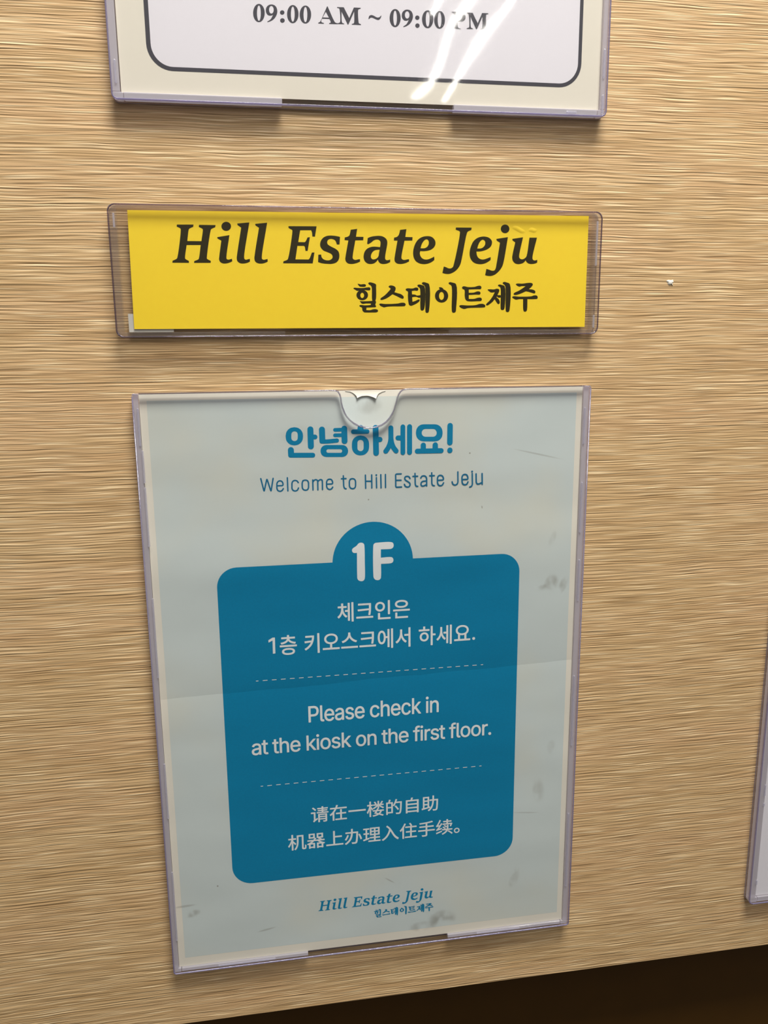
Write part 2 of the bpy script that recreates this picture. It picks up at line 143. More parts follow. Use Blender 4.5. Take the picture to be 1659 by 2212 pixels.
  '9814,-15863c 9792,-15858c 9770,-15855c 9748,-15853c 9712,-15856c 9679,-15864c 9648,-15877c 9619,-15895c 9593,-15919c 9570,-15946c 9550,-15977c 9534,-16012c 9520,-16051c 9511,-16093c 9505,-16137c 9503,-16185c 9505,-16232c 9511,-16276c 9521,-16317c 9534,-16356c 9551,-16390c 9571,-16421c 9595,-16448c 9622,-16470c 9652,-16488c 9684,-16501c 9720,-16509c 9758,-16511c 9785,-16510c 9811,-16506c 9836,-16500c 9859,-16490c 9880,-16479c 9900,-16465c 9918,-16449c 9934,-16432c 9948,-16413c 9960,-16392c 9970,-16369c 9977,-16346c 9892,-16321c 9880,-16351c 9863,-16376c 9842,-16395c 9818,-16409c 9790,-16418c 9758,-16420c 9734,-16419c 9711,-16414c 9690,-16406c 9671,-16395c 9653,-16380c 9637,-16363c 9624,-16343c 9613,-16320c 9603,-16294c 9597,-16265c 9593,-16234c 9592,-16214c 9986,-16214c 9984,-16131c 9981,-16093c 9974,-16057c 9966,-16025c 9955,-15996c 9942,-15970c 9928,-15947c 9911,-15926c 9894,-15909c 9875,-15893c 9856,-15881c 9835,-15871c|9682,-15960c 9702,-15951c 9724,-15946c 9748,-15944c 9772,-15946c 9793,-15951c 9813,-15960c 9830,-15972c 9846,-15987c 9859,-16005c 9871,-16025c 9881,-16048c 9888,-16073c 9893,-16100c 9897,-16128c 9593,-16128c 9596,-16093c 9602,-16069c 9610,-16046c 9621,-16024c 9633,-16005c 9647,-15988c 9664,-15972c',
  '10281,-16135c 10279,-16184c 10281,-16231c 10286,-16275c 10296,-16317c 10310,-16355c 10327,-16390c 10347,-16421c 10371,-16448c 10397,-16470c 10426,-16488c 10457,-16501c 10491,-16509c 10526,-16511c 10566,-16508c 10603,-16499c 10637,-16483c 10668,-16462c 10695,-16435c 10718,-16404c 10736,-16367c 10749,-16326c 10665,-16301c 10658,-16326c 10647,-16349c 10633,-16370c 10617,-16387c 10598,-16401c 10577,-16411c 10553,-16418c 10526,-16420c 10501,-16418c 10477,-16412c 10456,-16402c 10437,-16387c 10421,-16370c 10407,-16349c 10395,-16326c 10385,-16301c 10377,-16273c 10372,-16245c 10369,-16215c 10368,-16184c 10369,-16152c 10372,-16122c 10377,-16093c 10385,-16065c 10395,-16039c 10407,-16016c 10421,-15996c 10437,-15978c 10456,-15963c 10477,-15953c 10501,-15947c 10526,-15945c 10552,-15947c 10576,-15953c 10597,-15963c 10616,-15977c 10632,-15994c 10645,-16013c 10656,-16035c 10663,-16059c 10747,-16034c 10734,-15994c 10716,-15958c 10693,-15927c 10666,-15901c 10636,-15881c 10602,-15866c 10565,-15857c 10526,-15853c 10491,-15856c 10457,-15864c 10426,-15877c 10397,-15895c 10371,-15917c 10347,-15944c 10327,-15975c 10310,-16010c 10296,-16049c 10286,-16090c',
  '11042,-15947c 11061,-15946c 11088,-15949c 11112,-15957c 11133,-15969c 11151,-15988c 11165,-16010c 11176,-16037c 11182,-16068c 11184,-16103c 11184,-16498c 11271,-16498c 11271,-16095c 11270,-16056c 11266,-16021c 11258,-15989c 11248,-15960c 11235,-15935c 11220,-15913c 11202,-15895c 11183,-15880c 11161,-15868c 11138,-15860c 11112,-15855c 11086,-15853c 11056,-15856c 11028,-15863c 11002,-15875c 10978,-15891c 10956,-15913c 10937,-15941c 10923,-15970c 10923,-15645c 10836,-15645c 10836,-16498c 10923,-16498c 10923,-16118c 10924,-16091c 10928,-16067c 10933,-16044c 10941,-16024c 10951,-16006c 10962,-15990c 10976,-15977c 10990,-15966c 11007,-15957c 11024,-15951c',
  '11536,-15864c 11505,-15877c 11476,-15895c 11450,-15919c 11427,-15946c 11407,-15977c 11391,-16012c 11377,-16051c 11368,-16093c 11362,-16137c 11360,-16185c 11362,-16232c 11368,-16276c 11378,-16317c 11391,-16356c 11408,-16390c 11428,-16421c 11452,-16448c 11479,-16470c 11509,-16488c 11541,-16501c 11577,-16509c 11615,-16511c 11642,-16510c 11668,-16506c 11693,-16500c 11716,-16490c 11737,-16479c 11757,-16465c 11775,-16449c 11791,-16432c 11805,-16413c 11817,-16392c 11826,-16369c 11834,-16346c 11749,-16321c 11737,-16351c 11720,-16376c 11699,-16395c 11674,-16409c 11646,-16418c 11615,-16420c 11591,-16419c 11568,-16414c 11547,-16406c 11528,-16395c 11510,-16380c 11494,-16363c 11481,-16343c 11469,-16320c 11460,-16294c 11454,-16265c 11450,-16234c 11449,-16214c 11843,-16214c 11841,-16131c 11837,-16093c 11831,-16057c 11822,-16025c 11812,-15996c 11799,-15970c 11784,-15947c 11768,-15926c 11751,-15909c 11732,-15893c 11712,-15881c 11692,-15871c 11670,-15863c 11649,-15858c 11627,-15855c 11605,-15853c 11569,-15856c|11650,-15951c 11670,-15960c 11687,-15972c 11703,-15987c 11716,-16005c 11728,-16025c 11737,-16048c 11745,-16073c 11750,-16100c 11753,-16128c 11449,-16128c 11453,-16093c 11459,-16069c 11467,-16046c 11478,-16024c 11490,-16005c 11504,-15988c 11521,-15972c 11539,-15960c 11559,-15951c 11581,-15946c 11605,-15944c 11628,-15946c',
  '11904,-16135c 11902,-16184c 11904,-16231c 11910,-16275c 11920,-16317c 11934,-16355c 11951,-16390c 11971,-16421c 11994,-16448c 12021,-16470c 12050,-16488c 12081,-16501c 12114,-16509c 12150,-16511c 12190,-16508c 12227,-16499c 12261,-16483c 12292,-16462c 12319,-16435c 12342,-16404c 12360,-16367c 12373,-16326c 12289,-16301c 12282,-16326c 12271,-16349c 12257,-16370c 12241,-16387c 12222,-16401c 12201,-16411c 12177,-16418c 12150,-16420c 12125,-16418c 12101,-16412c 12080,-16402c 12061,-16387c 12045,-16370c 12031,-16349c 12019,-16326c 12009,-16301c 12001,-16273c 11996,-16245c 11993,-16215c 11991,-16184c 11993,-16152c 11996,-16122c 12001,-16093c 12009,-16065c 12019,-16039c 12031,-16016c 12045,-15996c 12061,-15978c 12080,-15963c 12101,-15953c 12125,-15947c 12150,-15945c 12176,-15947c 12200,-15953c 12221,-15963c 12240,-15977c 12256,-15994c 12269,-16013c 12280,-16035c 12287,-16059c 12371,-16034c 12358,-15994c 12340,-15958c 12317,-15927c 12290,-15901c 12260,-15881c 12226,-15866c 12189,-15857c 12150,-15853c 12114,-15856c 12081,-15864c 12050,-15877c 12021,-15895c 11994,-15917c 11971,-15944c 11951,-15975c 11934,-16010c 11920,-16049c 11910,-16090c',
  '12547,-16143c 12547,-15645c 12459,-15645c 12459,-16498c 12547,-16498c 12547,-16263c 12605,-16200c 12805,-16498c 12917,-16498c 12672,-16135c 12900,-15862c 12791,-15862c 12557,-16143c',
  '13203,-15640c 13195,-15650c 13190,-15662c 13186,-15674c 13185,-15688c 13186,-15702c 13190,-15714c 13195,-15725c 13203,-15736c 13213,-15744c 13223,-15751c 13234,-15754c 13246,-15756c 13258,-15754c 13269,-15751c 13280,-15744c 13289,-15736c 13297,-15725c 13303,-15714c 13306,-15702c 13307,-15688c 13306,-15674c 13303,-15662c 13297,-15650c 13289,-15640c 13280,-15631c 13269,-15625c 13258,-15621c 13246,-15620c 13234,-15621c 13223,-15625c 13213,-15631c',
  '13201,-15862c 13201,-16498c 13289,-16498c 13289,-15862c',
  '13624,-15856c 13597,-15863c 13571,-15875c 13547,-15891c 13525,-15913c 13506,-15941c 13489,-15976c 13489,-15862c 13404,-15862c 13404,-16498c 13492,-16498c 13492,-16118c 13493,-16091c 13496,-16067c 13502,-16044c 13510,-16024c 13520,-16006c 13531,-15990c 13544,-15977c 13559,-15966c 13575,-15957c 13592,-15951c 13610,-15947c 13629,-15946c 13656,-15949c 13681,-15957c 13702,-15969c 13720,-15988c 13734,-16010c 13744,-16037c 13750,-16068c 13753,-16103c 13753,-16498c 13840,-16498c 13840,-16095c 13839,-16056c 13834,-16021c 13827,-15989c 13816,-15960c 13803,-15935c 13788,-15913c 13771,-15895c 13751,-15880c 13729,-15868c 13706,-15860c 13681,-15855c 13654,-15853c',
  '4593,-17987c 4611,-17965c 4623,-17944c 4629,-17944c 4629,-18026c 4717,-18026c 4717,-17627c 4716,-17595c 4712,-17566c 4705,-17540c 4696,-17518c 4685,-17498c 4672,-17481c 4658,-17466c 4643,-17454c 4609,-17436c 4574,-17424c 4540,-17418c 4509,-17416c 4464,-17420c 4420,-17430c 4398,-17439c 4378,-17449c 4358,-17462c 4340,-17477c 4324,-17494c 4309,-17515c 4296,-17538c 4285,-17564c 4372,-17592c 4382,-17570c 4397,-17549c 4418,-17530c 4443,-17515c 4458,-17509c 4474,-17504c 4511,-17501c 4530,-17502c 4546,-17505c 4562,-17509c 4576,-17515c 4588,-17523c 4598,-17532c 4607,-17543c 4615,-17555c 4620,-17569c 4624,-17584c 4628,-17619c 4627,-17632c 4624,-17641c 4619,-17648c 4613,-17653c 4594,-17661c 4447,-17684c 4408,-17692c 4372,-17704c 4339,-17720c 4324,-17730c 4311,-17742c 4299,-17756c 4289,-17771c 4281,-17788c 4275,-17808c 4271,-17830c 4270,-17855c 4272,-17884c 4276,-17910c 4284,-17934c 4295,-17956c 4309,-17975c 4325,-17992c 4343,-18007c 4363,-18019c 4386,-18028c 4409,-18035c 4433,-18039c 4459,-18040c 4482,-18039c 4503,-18036c 4522,-18031c 4540,-18025c 4570,-18008c|4610,-17878c 4600,-17894c 4588,-17909c 4574,-17922c 4558,-17933c 4540,-17942c 4520,-17949c 4498,-17953c 4458,-17954c 4428,-17948c 4403,-17937c 4392,-17930c 4382,-17922c 4374,-17912c 4368,-17901c 4363,-17888c 4361,-17875c 4360,-17860c 4361,-17844c 4364,-17829c 4369,-17816c 4377,-17805c 4396,-17788c 4422,-17775c 4451,-17766c 4585,-17743c 4604,-17737c 4619,-17732c 4628,-17725c 4628,-17807c 4627,-17826c 4623,-17844c 4618,-17861c',
  '4989,-17946c 4975,-17943c 4964,-17937c 4956,-17929c 4949,-17919c 4945,-17906c 4942,-17890c 4941,-17507c 5054,-17507c 5054,-17424c 4941,-17424c 4941,-17278c 4852,-17278c 4852,-17424c 4767,-17424c 4767,-17507c 4852,-17507c 4852,-17879c 4854,-17914c 4862,-17944c 4874,-17970c 4891,-17993c 4913,-18010c 4939,-18023c 4969,-18030c 5011,-18033c 5046,-18030c 5068,-18024c 5051,-17941c 5006,-17947c',
  '5474,-17507c 5587,-17507c 5587,-17424c 5474,-17424c 5474,-17278c 5385,-17278c 5385,-17424c 5299,-17424c 5299,-17507c 5385,-17507c 5385,-17879c 5387,-17914c 5394,-17944c 5407,-17970c 5424,-17993c 5446,-18010c 5472,-18023c 5502,-18030c 5544,-18033c 5578,-18030c 5601,-18024c 5584,-17941c 5538,-17947c 5522,-17946c 5508,-17943c 5497,-17937c 5488,-17929c 5482,-17919c 5477,-17906c 5475,-17890c',
  '5751,-18026c 5751,-17666c 5752,-17641c 5756,-17618c 5761,-17597c 5769,-17578c 5780,-17560c 5791,-17546c 5805,-17533c 5820,-17522c 5836,-17514c 5854,-17508c 5872,-17505c 5892,-17504c 5919,-17506c 5944,-17514c 5965,-17526c 5983,-17543c 5998,-17565c 6009,-17590c 6015,-17620c 6017,-17653c 6017,-18026c 6106,-18026c 6106,-17645c 6105,-17608c 6100,-17574c 6093,-17544c 6082,-17517c 6069,-17493c 6054,-17473c 6036,-17455c 6016,-17441c 5994,-17430c 5970,-17422c 5944,-17418c 5917,-17416c 5887,-17418c 5858,-17425c 5832,-17436c 5807,-17451c 5785,-17472c 5765,-17499c 5751,-17527c 5751,-17219c 5662,-17219c 5662,-18026c',
  '6205,-17816c 6214,-17855c 6228,-17892c 6246,-17925c 6266,-17954c 6290,-17979c 6318,-18000c 6348,-18018c 6381,-18030c 6417,-18037c 6456,-18039c 6484,-18038c 6511,-18034c 6536,-18028c 6559,-18019c 6581,-18008c 6601,-17996c 6619,-17981c 6636,-17964c 6650,-17946c 6662,-17926c 6672,-17905c 6679,-17882c 6593,-17859c 6580,-17887c 6563,-17911c 6542,-17929c 6517,-17943c 6489,-17951c 6457,-17953c 6432,-17952c 6409,-17947c 6387,-17940c 6367,-17929c 6349,-17915c 6334,-17899c 6320,-17880c 6308,-17858c 6299,-17833c 6292,-17806c 6288,-17777c 6287,-17758c 6688,-17758c 6687,-17679c 6683,-17643c 6677,-17609c 6668,-17579c 6657,-17551c 6644,-17527c 6629,-17504c 6613,-17485c 6595,-17468c 6576,-17454c 6556,-17442c 6535,-17432c 6513,-17425c 6491,-17420c 6469,-17417c 6446,-17416c 6410,-17418c 6376,-17426c 6344,-17438c 6315,-17456c 6288,-17478c 6265,-17503c 6245,-17533c 6228,-17566c 6214,-17603c 6205,-17643c 6199,-17685c 6197,-17730c 6199,-17775c|6288,-17676c 6292,-17643c 6298,-17620c 6306,-17598c 6316,-17578c 6329,-17559c 6344,-17543c 6360,-17529c 6379,-17517c 6400,-17509c 6422,-17504c 6446,-17502c 6470,-17504c 6492,-17509c 6512,-17517c 6530,-17528c 6546,-17542c 6560,-17559c 6572,-17578c 6581,-17600c 6589,-17624c 6594,-17649c 6598,-17676c',
  '7230,-17683c 7463,-17424c 7352,-17424c 7113,-17690c 7103,-17690c 7103,-17219c 7014,-17219c 7014,-18026c 7103,-18026c 7103,-17804c 7162,-17744c 7366,-18026c 7480,-18026c',
  '7630,-17223c 7622,-17213c 7613,-17205c 7602,-17199c 7591,-17196c 7578,-17195c 7566,-17196c 7555,-17199c 7544,-17205c 7535,-17213c 7527,-17223c 7521,-17234c 7518,-17246c 7517,-17259c 7518,-17272c 7521,-17284c 7527,-17295c 7535,-17305c 7544,-17313c 7555,-17319c 7566,-17322c 7578,-17323c 7591,-17322c 7602,-17319c 7613,-17313c 7622,-17305c 7630,-17295c 7636,-17284c 7639,-17272c 7641,-17259c 7639,-17246c 7636,-17234c',
  '7622,-18026c 7622,-17424c 7533,-17424c 7533,-18026c',
  '7833,-18000c 7863,-18018c 7895,-18030c 7929,-18037c 7965,-18039c 8002,-18037c 8037,-18030c 8069,-18017c 8099,-18000c 8125,-17979c 8149,-17954c 8170,-17924c 8187,-17891c 8201,-17855c 8211,-17816c 8217,-17774c 8219,-17729c 8217,-17683c 8211,-17640c 8201,-17601c 8187,-17564c 8170,-17531c 8149,-17502c 8125,-17476c 8099,-17455c 8069,-17438c 8037,-17426c 8002,-17418c 7965,-17416c 7929,-17418c 7895,-17426c 7863,-17438c 7833,-17455c 7806,-17476c 7783,-17502c 7762,-17531c 7745,-17564c 7731,-17601c 7721,-17640c 7715,-17683c 7713,-17729c 7715,-17774c 7721,-17816c 7731,-17855c 7745,-17891c 7762,-17924c 7783,-17954c 7806,-17979c|8119,-17814c 8111,-17840c 8101,-17864c 8089,-17886c 8074,-17905c 8057,-17922c 8038,-17935c 8016,-17945c 7992,-17951c 7965,-17953c 7939,-17951c 7915,-17945c 7894,-17935c 7875,-17922c 7858,-17905c 7843,-17886c 7831,-17864c 7821,-17840c 7813,-17814c 7808,-17787c 7804,-17758c 7803,-17729c 7804,-17699c 7808,-17670c 7813,-17643c 7821,-17616c 7831,-17592c 7843,-17570c 7858,-17551c 7875,-17534c 7894,-17520c 7915,-17511c 7939,-17505c 7965,-17503c 7992,-17505c 8016,-17511c 8038,-17520c 8057,-17534c 8074,-17551c 8089,-17570c 8101,-17592c 8111,-17617c 8119,-17643c 8124,-17670c 8128,-17699c 8129,-17729c 8128,-17758c 8124,-17787c',
  '8426,-17650c 8413,-17640c 8403,-17629c 8396,-17616c 8392,-17602c 8391,-17586c 8393,-17568c 8399,-17552c 8409,-17537c 8423,-17523c 8441,-17512c 8460,-17505c 8482,-17500c 8506,-17498c 8531,-17500c 8552,-17505c 8571,-17513c 8586,-17525c 8599,-17539c 8609,-17554c 8617,-17570c 8623,-17586c 8705,-17566c 8698,-17545c 8690,-17524c 8680,-17505c 8668,-17488c 8655,-17472c 8639,-17458c 8622,-17445c 8603,-17435c 8581,-17427c 8558,-17421c 8533,-17417c 8505,-17416c 8477,-17417c 8449,-17422c 8424,-17428c 8400,-17438c 8378,-17450c 8359,-17465c 8342,-17481c 8327,-17500c 8315,-17521c 8307,-17543c 8302,-17566c 8300,-17592c 8303,-17622c 8310,-17649c 8321,-17674c 8338,-17696c 8358,-17715c 8384,-17732c 8415,-17745c 8450,-17756c 8561,-17786c 8577,-17793c 8591,-17801c 8603,-17811c 8612,-17822c 8618,-17834c 8622,-17848c 8623,-17863c 8621,-17881c 8615,-17898c 8604,-17913c 8589,-17927c 8570,-17939c 8549,-17948c 8524,-17953c 8497,-17954c 8473,-17953c 8451,-17948c 8431,-17941c 8413,-17931c 8398,-17917c 8386,-17901c 8376,-17881c 8369,-17857c 8284,-17877c 8290,-17902c 8298,-17926c 8309,-17947c 8322,-17966c 8338,-17983c 8355,-17998c 8375,-18011c 8396,-18021c 8419,-18029c 8444,-18035c 8470,-18038c 8498,-18039c 8529,-18038c 8558,-18034c 8586,-18026c 8611,-18016c 8635,-18003c 8655,-17988c 8673,-17971c 8688,-17952c 8700,-17930c 8709,-17907c 8714,-17883c 8715,-17857c 8713,-17827c 8706,-17800c 8695,-17776c 8679,-17754c 8658,-17735c 8633,-17719c 8602,-17705c 8567,-17694c 8461,-17666c 8442,-17658c',
  '9271,-18026c 9021,-17683c 9254,-17424c 9143,-17424c 8904,-17690c 8894,-17690c 8894,-17219c 8805,-17219c 8805,-18026c 8894,-18026c 8894,-17804c 8953,-17744c 9157,-18026c',
  '10033,-17816c 10039,-17774c 10041,-17729c 10039,-17683c 10033,-17640c 10023,-17601c 10009,-17564c 9992,-17531c 9971,-17502c 9947,-17476c 9920,-17455c 9891,-17438c 9858,-17426c 9824,-17418c 9787,-17416c 9751,-17418c 9716,-17426c 9685,-17438c 9655,-17455c 9628,-17476c 9604,-17502c 9584,-17531c 9566,-17564c 9552,-17601c 9542,-17640c 9536,-17683c 9535,-17729c 9536,-17774c 9542,-17816c 9552,-17855c 9566,-17891c 9584,-17924c 9604,-17954c 9628,-17979c 9655,-18000c 9685,-18018c 9716,-18030c 9751,-18037c 9787,-18039c 9824,-18037c 9858,-18030c 9891,-18017c 9920,-18000c 9947,-17979c 9971,-17954c 9992,-17924c 10009,-17891c 10023,-17855c|9716,-17935c 9696,-17922c 9680,-17905c 9665,-17886c 9653,-17864c 9643,-17840c 9635,-17814c 9630,-17787c 9626,-17758c 9625,-17729c 9626,-17699c 9630,-17670c 9635,-17643c 9643,-17616c 9653,-17592c 9665,-17570c 9680,-17551c 9696,-17534c 9716,-17520c 9737,-17511c 9761,-17505c 9787,-17503c 9814,-17505c 9838,-17511c 9860,-17520c 9879,-17534c 9896,-17551c 9910,-17570c 9923,-17592c 9933,-17617c 9941,-17643c 9946,-17670c 9949,-17699c 9950,-17729c 9949,-17758c 9946,-17787c 9941,-17814c 9933,-17840c 9923,-17864c 9910,-17886c 9896,-17905c 9879,-17922c 9860,-17935c 9838,-17945c 9814,-17951c 9787,-17953c 9761,-17951c 9737,-17945c',
  '10254,-17472c 10234,-17499c 10217,-17532c 10217,-17424c 10131,-17424c 10131,-18026c 10220,-18026c 10220,-17666c 10221,-17641c 10224,-17618c 10230,-17597c 10238,-17578c 10248,-17560c 10260,-17546c 10273,-17533c 10289,-17522c 10305,-17514c 10322,-17508c 10341,-17505c 10360,-17504c 10388,-17506c 10412,-17514c 10434,-17526c 10452,-17543c 10467,-17565c 10477,-17590c 10484,-17620c 10486,-17653c 10486,-18026c 10575,-18026c 10575,-17645c 10574,-17608c 10569,-17574c 10561,-17544c 10551,-17517c 10538,-17493c 10522,-17473c 10504,-17455c 10484,-17441c 10462,-17430c 10439,-17422c 10413,-17418c 10386,-17416c 10355,-17418c 10327,-17425c 10300,-17436c 10276,-17451c',
  '11085,-17946c 11071,-17943c 11060,-17937c 11051,-17929c 11045,-17919c 11040,-17906c 11038,-17890c 11037,-17507c 11150,-17507c 11150,-17424c 11037,-17424c 11037,-17278c 10947,-17278c 10947,-17424c 10862,-17424c 10862,-17507c 10947,-17507c 10947,-17879c 10950,-17914c 10957,-17944c 10970,-17970c 10987,-17993c 11009,-18010c 11035,-18023c 11065,-18030c 11107,-18033c 11141,-18030c 11164,-18024c 11147,-17941c 11111,-17947c',
  '11417,-17508c 11435,-17505c 11454,-17504c 11482,-17506c 11507,-17514c 11528,-17526c 11546,-17543c 11561,-17565c 11572,-17590c 11578,-17620c 11580,-17653c 11580,-18026c 11669,-18026c 11669,-17645c 11668,-17608c 11663,-17574c 11656,-17544c 11645,-17517c 11632,-17493c 11617,-17473c 11599,-17455c 11579,-17441c 11557,-17430c 11533,-17422c 11507,-17418c 11480,-17416c 11449,-17418c 11421,-17425c 11395,-17436c 11370,-17451c 11348,-17472c 11328,-17499c 11314,-17527c 11314,-17219c 11225,-17219c 11225,-18026c 11314,-18026c 11314,-17666c 11315,-17641c 11319,-17618c 11324,-17597c 11332,-17578c 11342,-17560c 11354,-17546c 11368,-17533c 11383,-17522c 11399,-17514c',
  '11791,-17892c 11808,-17925c 11829,-17954c 11853,-17979c 11880,-18000c 11911,-18017c 11944,-18030c 11980,-18037c 12019,-18039c 12047,-18038c 12074,-18034c 12099,-18028c 12122,-18019c 12144,-18008c 12164,-17996c 12182,-17981c 12199,-17964c 12213,-17946c 12225,-17926c 12235,-17905c 12242,-17882c 12156,-17859c 12143,-17887c 12126,-17911c 12105,-17929c 12080,-17943c 12051,-17951c 12020,-17953c 11995,-17952c 11972,-17947c 11950,-17940c 11930,-17929c 11912,-17915c 11896,-17899c 11883,-17880c 11871,-17858c 11862,-17833c 11855,-17806c 11851,-17777c 11850,-17758c 12251,-17758c 12250,-17679c 12246,-17643c 12240,-17609c 12231,-17579c 12220,-17551c 12207,-17527c 12192,-17504c 12176,-17485c 12158,-17468c 12139,-17454c 12119,-17442c 12098,-17432c 12076,-17425c 12054,-17420c 12032,-17417c 12009,-17416c 11973,-17418c 11939,-17426c 11907,-17438c 11878,-17456c 11851,-17478c 11828,-17503c 11808,-17533c 11791,-17566c 11777,-17603c 11767,-17643c 11762,-17685c 11760,-17730c 11762,-17775c 11768,-17816c 11777,-17855c|11879,-17578c 11892,-17559c 11907,-17543c 11923,-17529c 11942,-17517c 11963,-17509c 11985,-17504c 12009,-17502c 12033,-17504c 12055,-17509c 12075,-17517c 12093,-17528c 12109,-17542c 12123,-17559c 12135,-17578c 12144,-17600c 12152,-17624c 12157,-17649c 12160,-17676c 11851,-17676c 11855,-17643c 11860,-17620c 11869,-17598c',
  '12734,-17189c 12716,-17195c 12697,-17203c 12680,-17212c 12665,-17225c 12652,-17239c 12640,-17255c 12630,-17273c 12623,-17294c 12619,-17316c 12618,-17341c 12618,-17424c 12510,-17424c 12510,-17507c 12618,-17507c 12618,-18026c 12707,-18026c 12707,-17507c 12833,-17507c 12833,-17424c 12707,-17424c 12708,-17341c 12712,-17324c 12717,-17309c 12725,-17296c 12736,-17286c 12749,-17279c 12765,-17275c 12793,-17274c 12819,-17278c 12832,-17283c 12854,-17199c 12825,-17190c 12802,-17186c 12774,-17185c 12754,-17186c',
  '12932,-17319c 12944,-17322c 12956,-17323c 12968,-17322c 12980,-17319c 12990,-17313c 13000,-17305c 13008,-17295c 13014,-17284c 13017,-17272c 13018,-17259c 13017,-17246c 13014,-17234c 13008,-17223c 13000,-17213c 12990,-17205c 12980,-17199c 12968,-17196c 12956,-17195c 12944,-17196c 12932,-17199c 12922,-17205c 12912,-17213c 12904,-17223c 12899,-17234c 12895,-17246c 12894,-17259c 12895,-17272c 12899,-17284c 12904,-17295c 12912,-17305c 12922,-17313c',
  '13000,-18026c 13000,-17424c 12911,-17424c 12911,-18026c',
  '13203,-17424c 13117,-17424c 13117,-18026c 13206,-18026c 13206,-17650c 13207,-17630c 13211,-17611c 13216,-17593c 13224,-17576c 13234,-17561c 13245,-17548c 13258,-17537c 13273,-17527c 13289,-17519c 13305,-17514c 13323,-17510c 13351,-17509c 13396,-17515c 13396,-17417c 13357,-17415c 13327,-17417c 13304,-17422c 13283,-17431c 13263,-17443c 13245,-17458c 13230,-17476c 13218,-17495c 13209,-17517c 13203,-17517c',
  '13727,-17793c 13741,-17801c 13753,-17811c 13762,-17822c 13768,-17834c 13772,-17848c 13773,-17863c 13771,-17881c 13765,-17898c 13754,-17913c 13739,-17927c 13720,-17939c 13699,-17948c 13674,-17953c 13647,-17954c 13623,-17953c 13601,-17948c 13581,-17941c 13563,-17931c 13548,-17917c 13536,-17901c 13526,-17881c 13519,-17857c 13434,-17877c 13440,-17902c 13448,-17926c 13459,-17947c 13472,-17966c 13488,-17983c 13505,-17998c 13524,-18011c 13546,-18021c 13569,-18029c 13594,-18035c 13620,-18038c 13648,-18039c 13679,-18038c 13708,-18034c 13736,-18026c 13761,-18016c 13784,-18003c 13805,-17988c 13823,-17971c 13838,-17952c 13850,-17930c 13858,-17907c 13864,-17883c 13865,-17857c 13863,-17827c 13856,-17800c 13845,-17776c 13829,-17754c 13808,-17735c 13783,-17719c 13752,-17705c 13717,-17694c 13611,-17666c 13592,-17658c 13576,-17650c 13563,-17640c 13553,-17629c 13546,-17616c 13542,-17602c 13541,-17586c 13543,-17568c 13549,-17552c 13559,-17537c 13573,-17523c 13591,-17512c 13610,-17505c 13632,-17500c 13656,-17498c 13681,-17500c 13702,-17505c 13721,-17513c 13736,-17525c 13749,-17539c 13759,-17554c 13767,-17570c 13773,-17586c 13855,-17566c 13848,-17545c 13840,-17524c 13830,-17505c 13818,-17488c 13805,-17472c 13789,-17458c 13772,-17445c 13752,-17435c 13731,-17427c 13708,-17421c 13682,-17417c 13655,-17416c 13626,-17417c 13599,-17422c 13574,-17428c 13550,-17438c 13528,-17450c 13509,-17465c 13492,-17481c 13477,-17500c 13465,-17521c 13457,-17543c 13452,-17566c 13450,-17592c 13453,-17622c 13460,-17649c 13471,-17674c 13487,-17696c 13508,-17715c 13534,-17732c 13565,-17745c 13600,-17756c 13711,-17786c',
  '13888,-17507c 13973,-17507c 13973,-17879c 13975,-17914c 13983,-17944c 13995,-17970c 14012,-17993c 14034,-18010c 14060,-18023c 14090,-18030c 14132,-18033c 14167,-18030c 14189,-18024c 14173,-17941c 14127,-17947c 14110,-17946c 14097,-17943c 14085,-17937c 14077,-17929c 14070,-17919c 14066,-17906c 14063,-17890c 14062,-17507c 14176,-17507c 14176,-17424c 14062,-17424c 14062,-17278c 13973,-17278c 13973,-17424c 13888,-17424c',
  '14576,-17225c 14562,-17239c 14550,-17255c 14541,-17273c 14534,-17294c 14530,-17316c 14529,-17341c 14529,-17424c 14420,-17424c 14420,-17507c 14529,-17507c 14529,-18026c 14618,-18026c 14618,-17507c 14744,-17507c 14744,-17424c 14618,-17424c 14619,-17341c 14622,-17324c 14628,-17309c 14636,-17296c 14647,-17286c 14660,-17279c 14676,-17275c 14703,-17274c 14730,-17278c 14743,-17283c 14765,-17199c 14735,-17190c 14712,-17186c 14684,-17185c 14665,-17186c 14645,-17189c 14626,-17195c 14608,-17203c 14591,-17212c',
  '15008,-18022c 14992,-17940c 14978,-17943c 14958,-17944c 14945,-17943c 14934,-17940c 14926,-17935c 14920,-17927c 14916,-17918c 14911,-17889c 14910,-17219c 14821,-17219c 14821,-17893c 14823,-17924c 14829,-17951c 14839,-17975c 14852,-17994c 14870,-18010c 14892,-18021c 14918,-18028c 14956,-18030c 14972,-18029c',
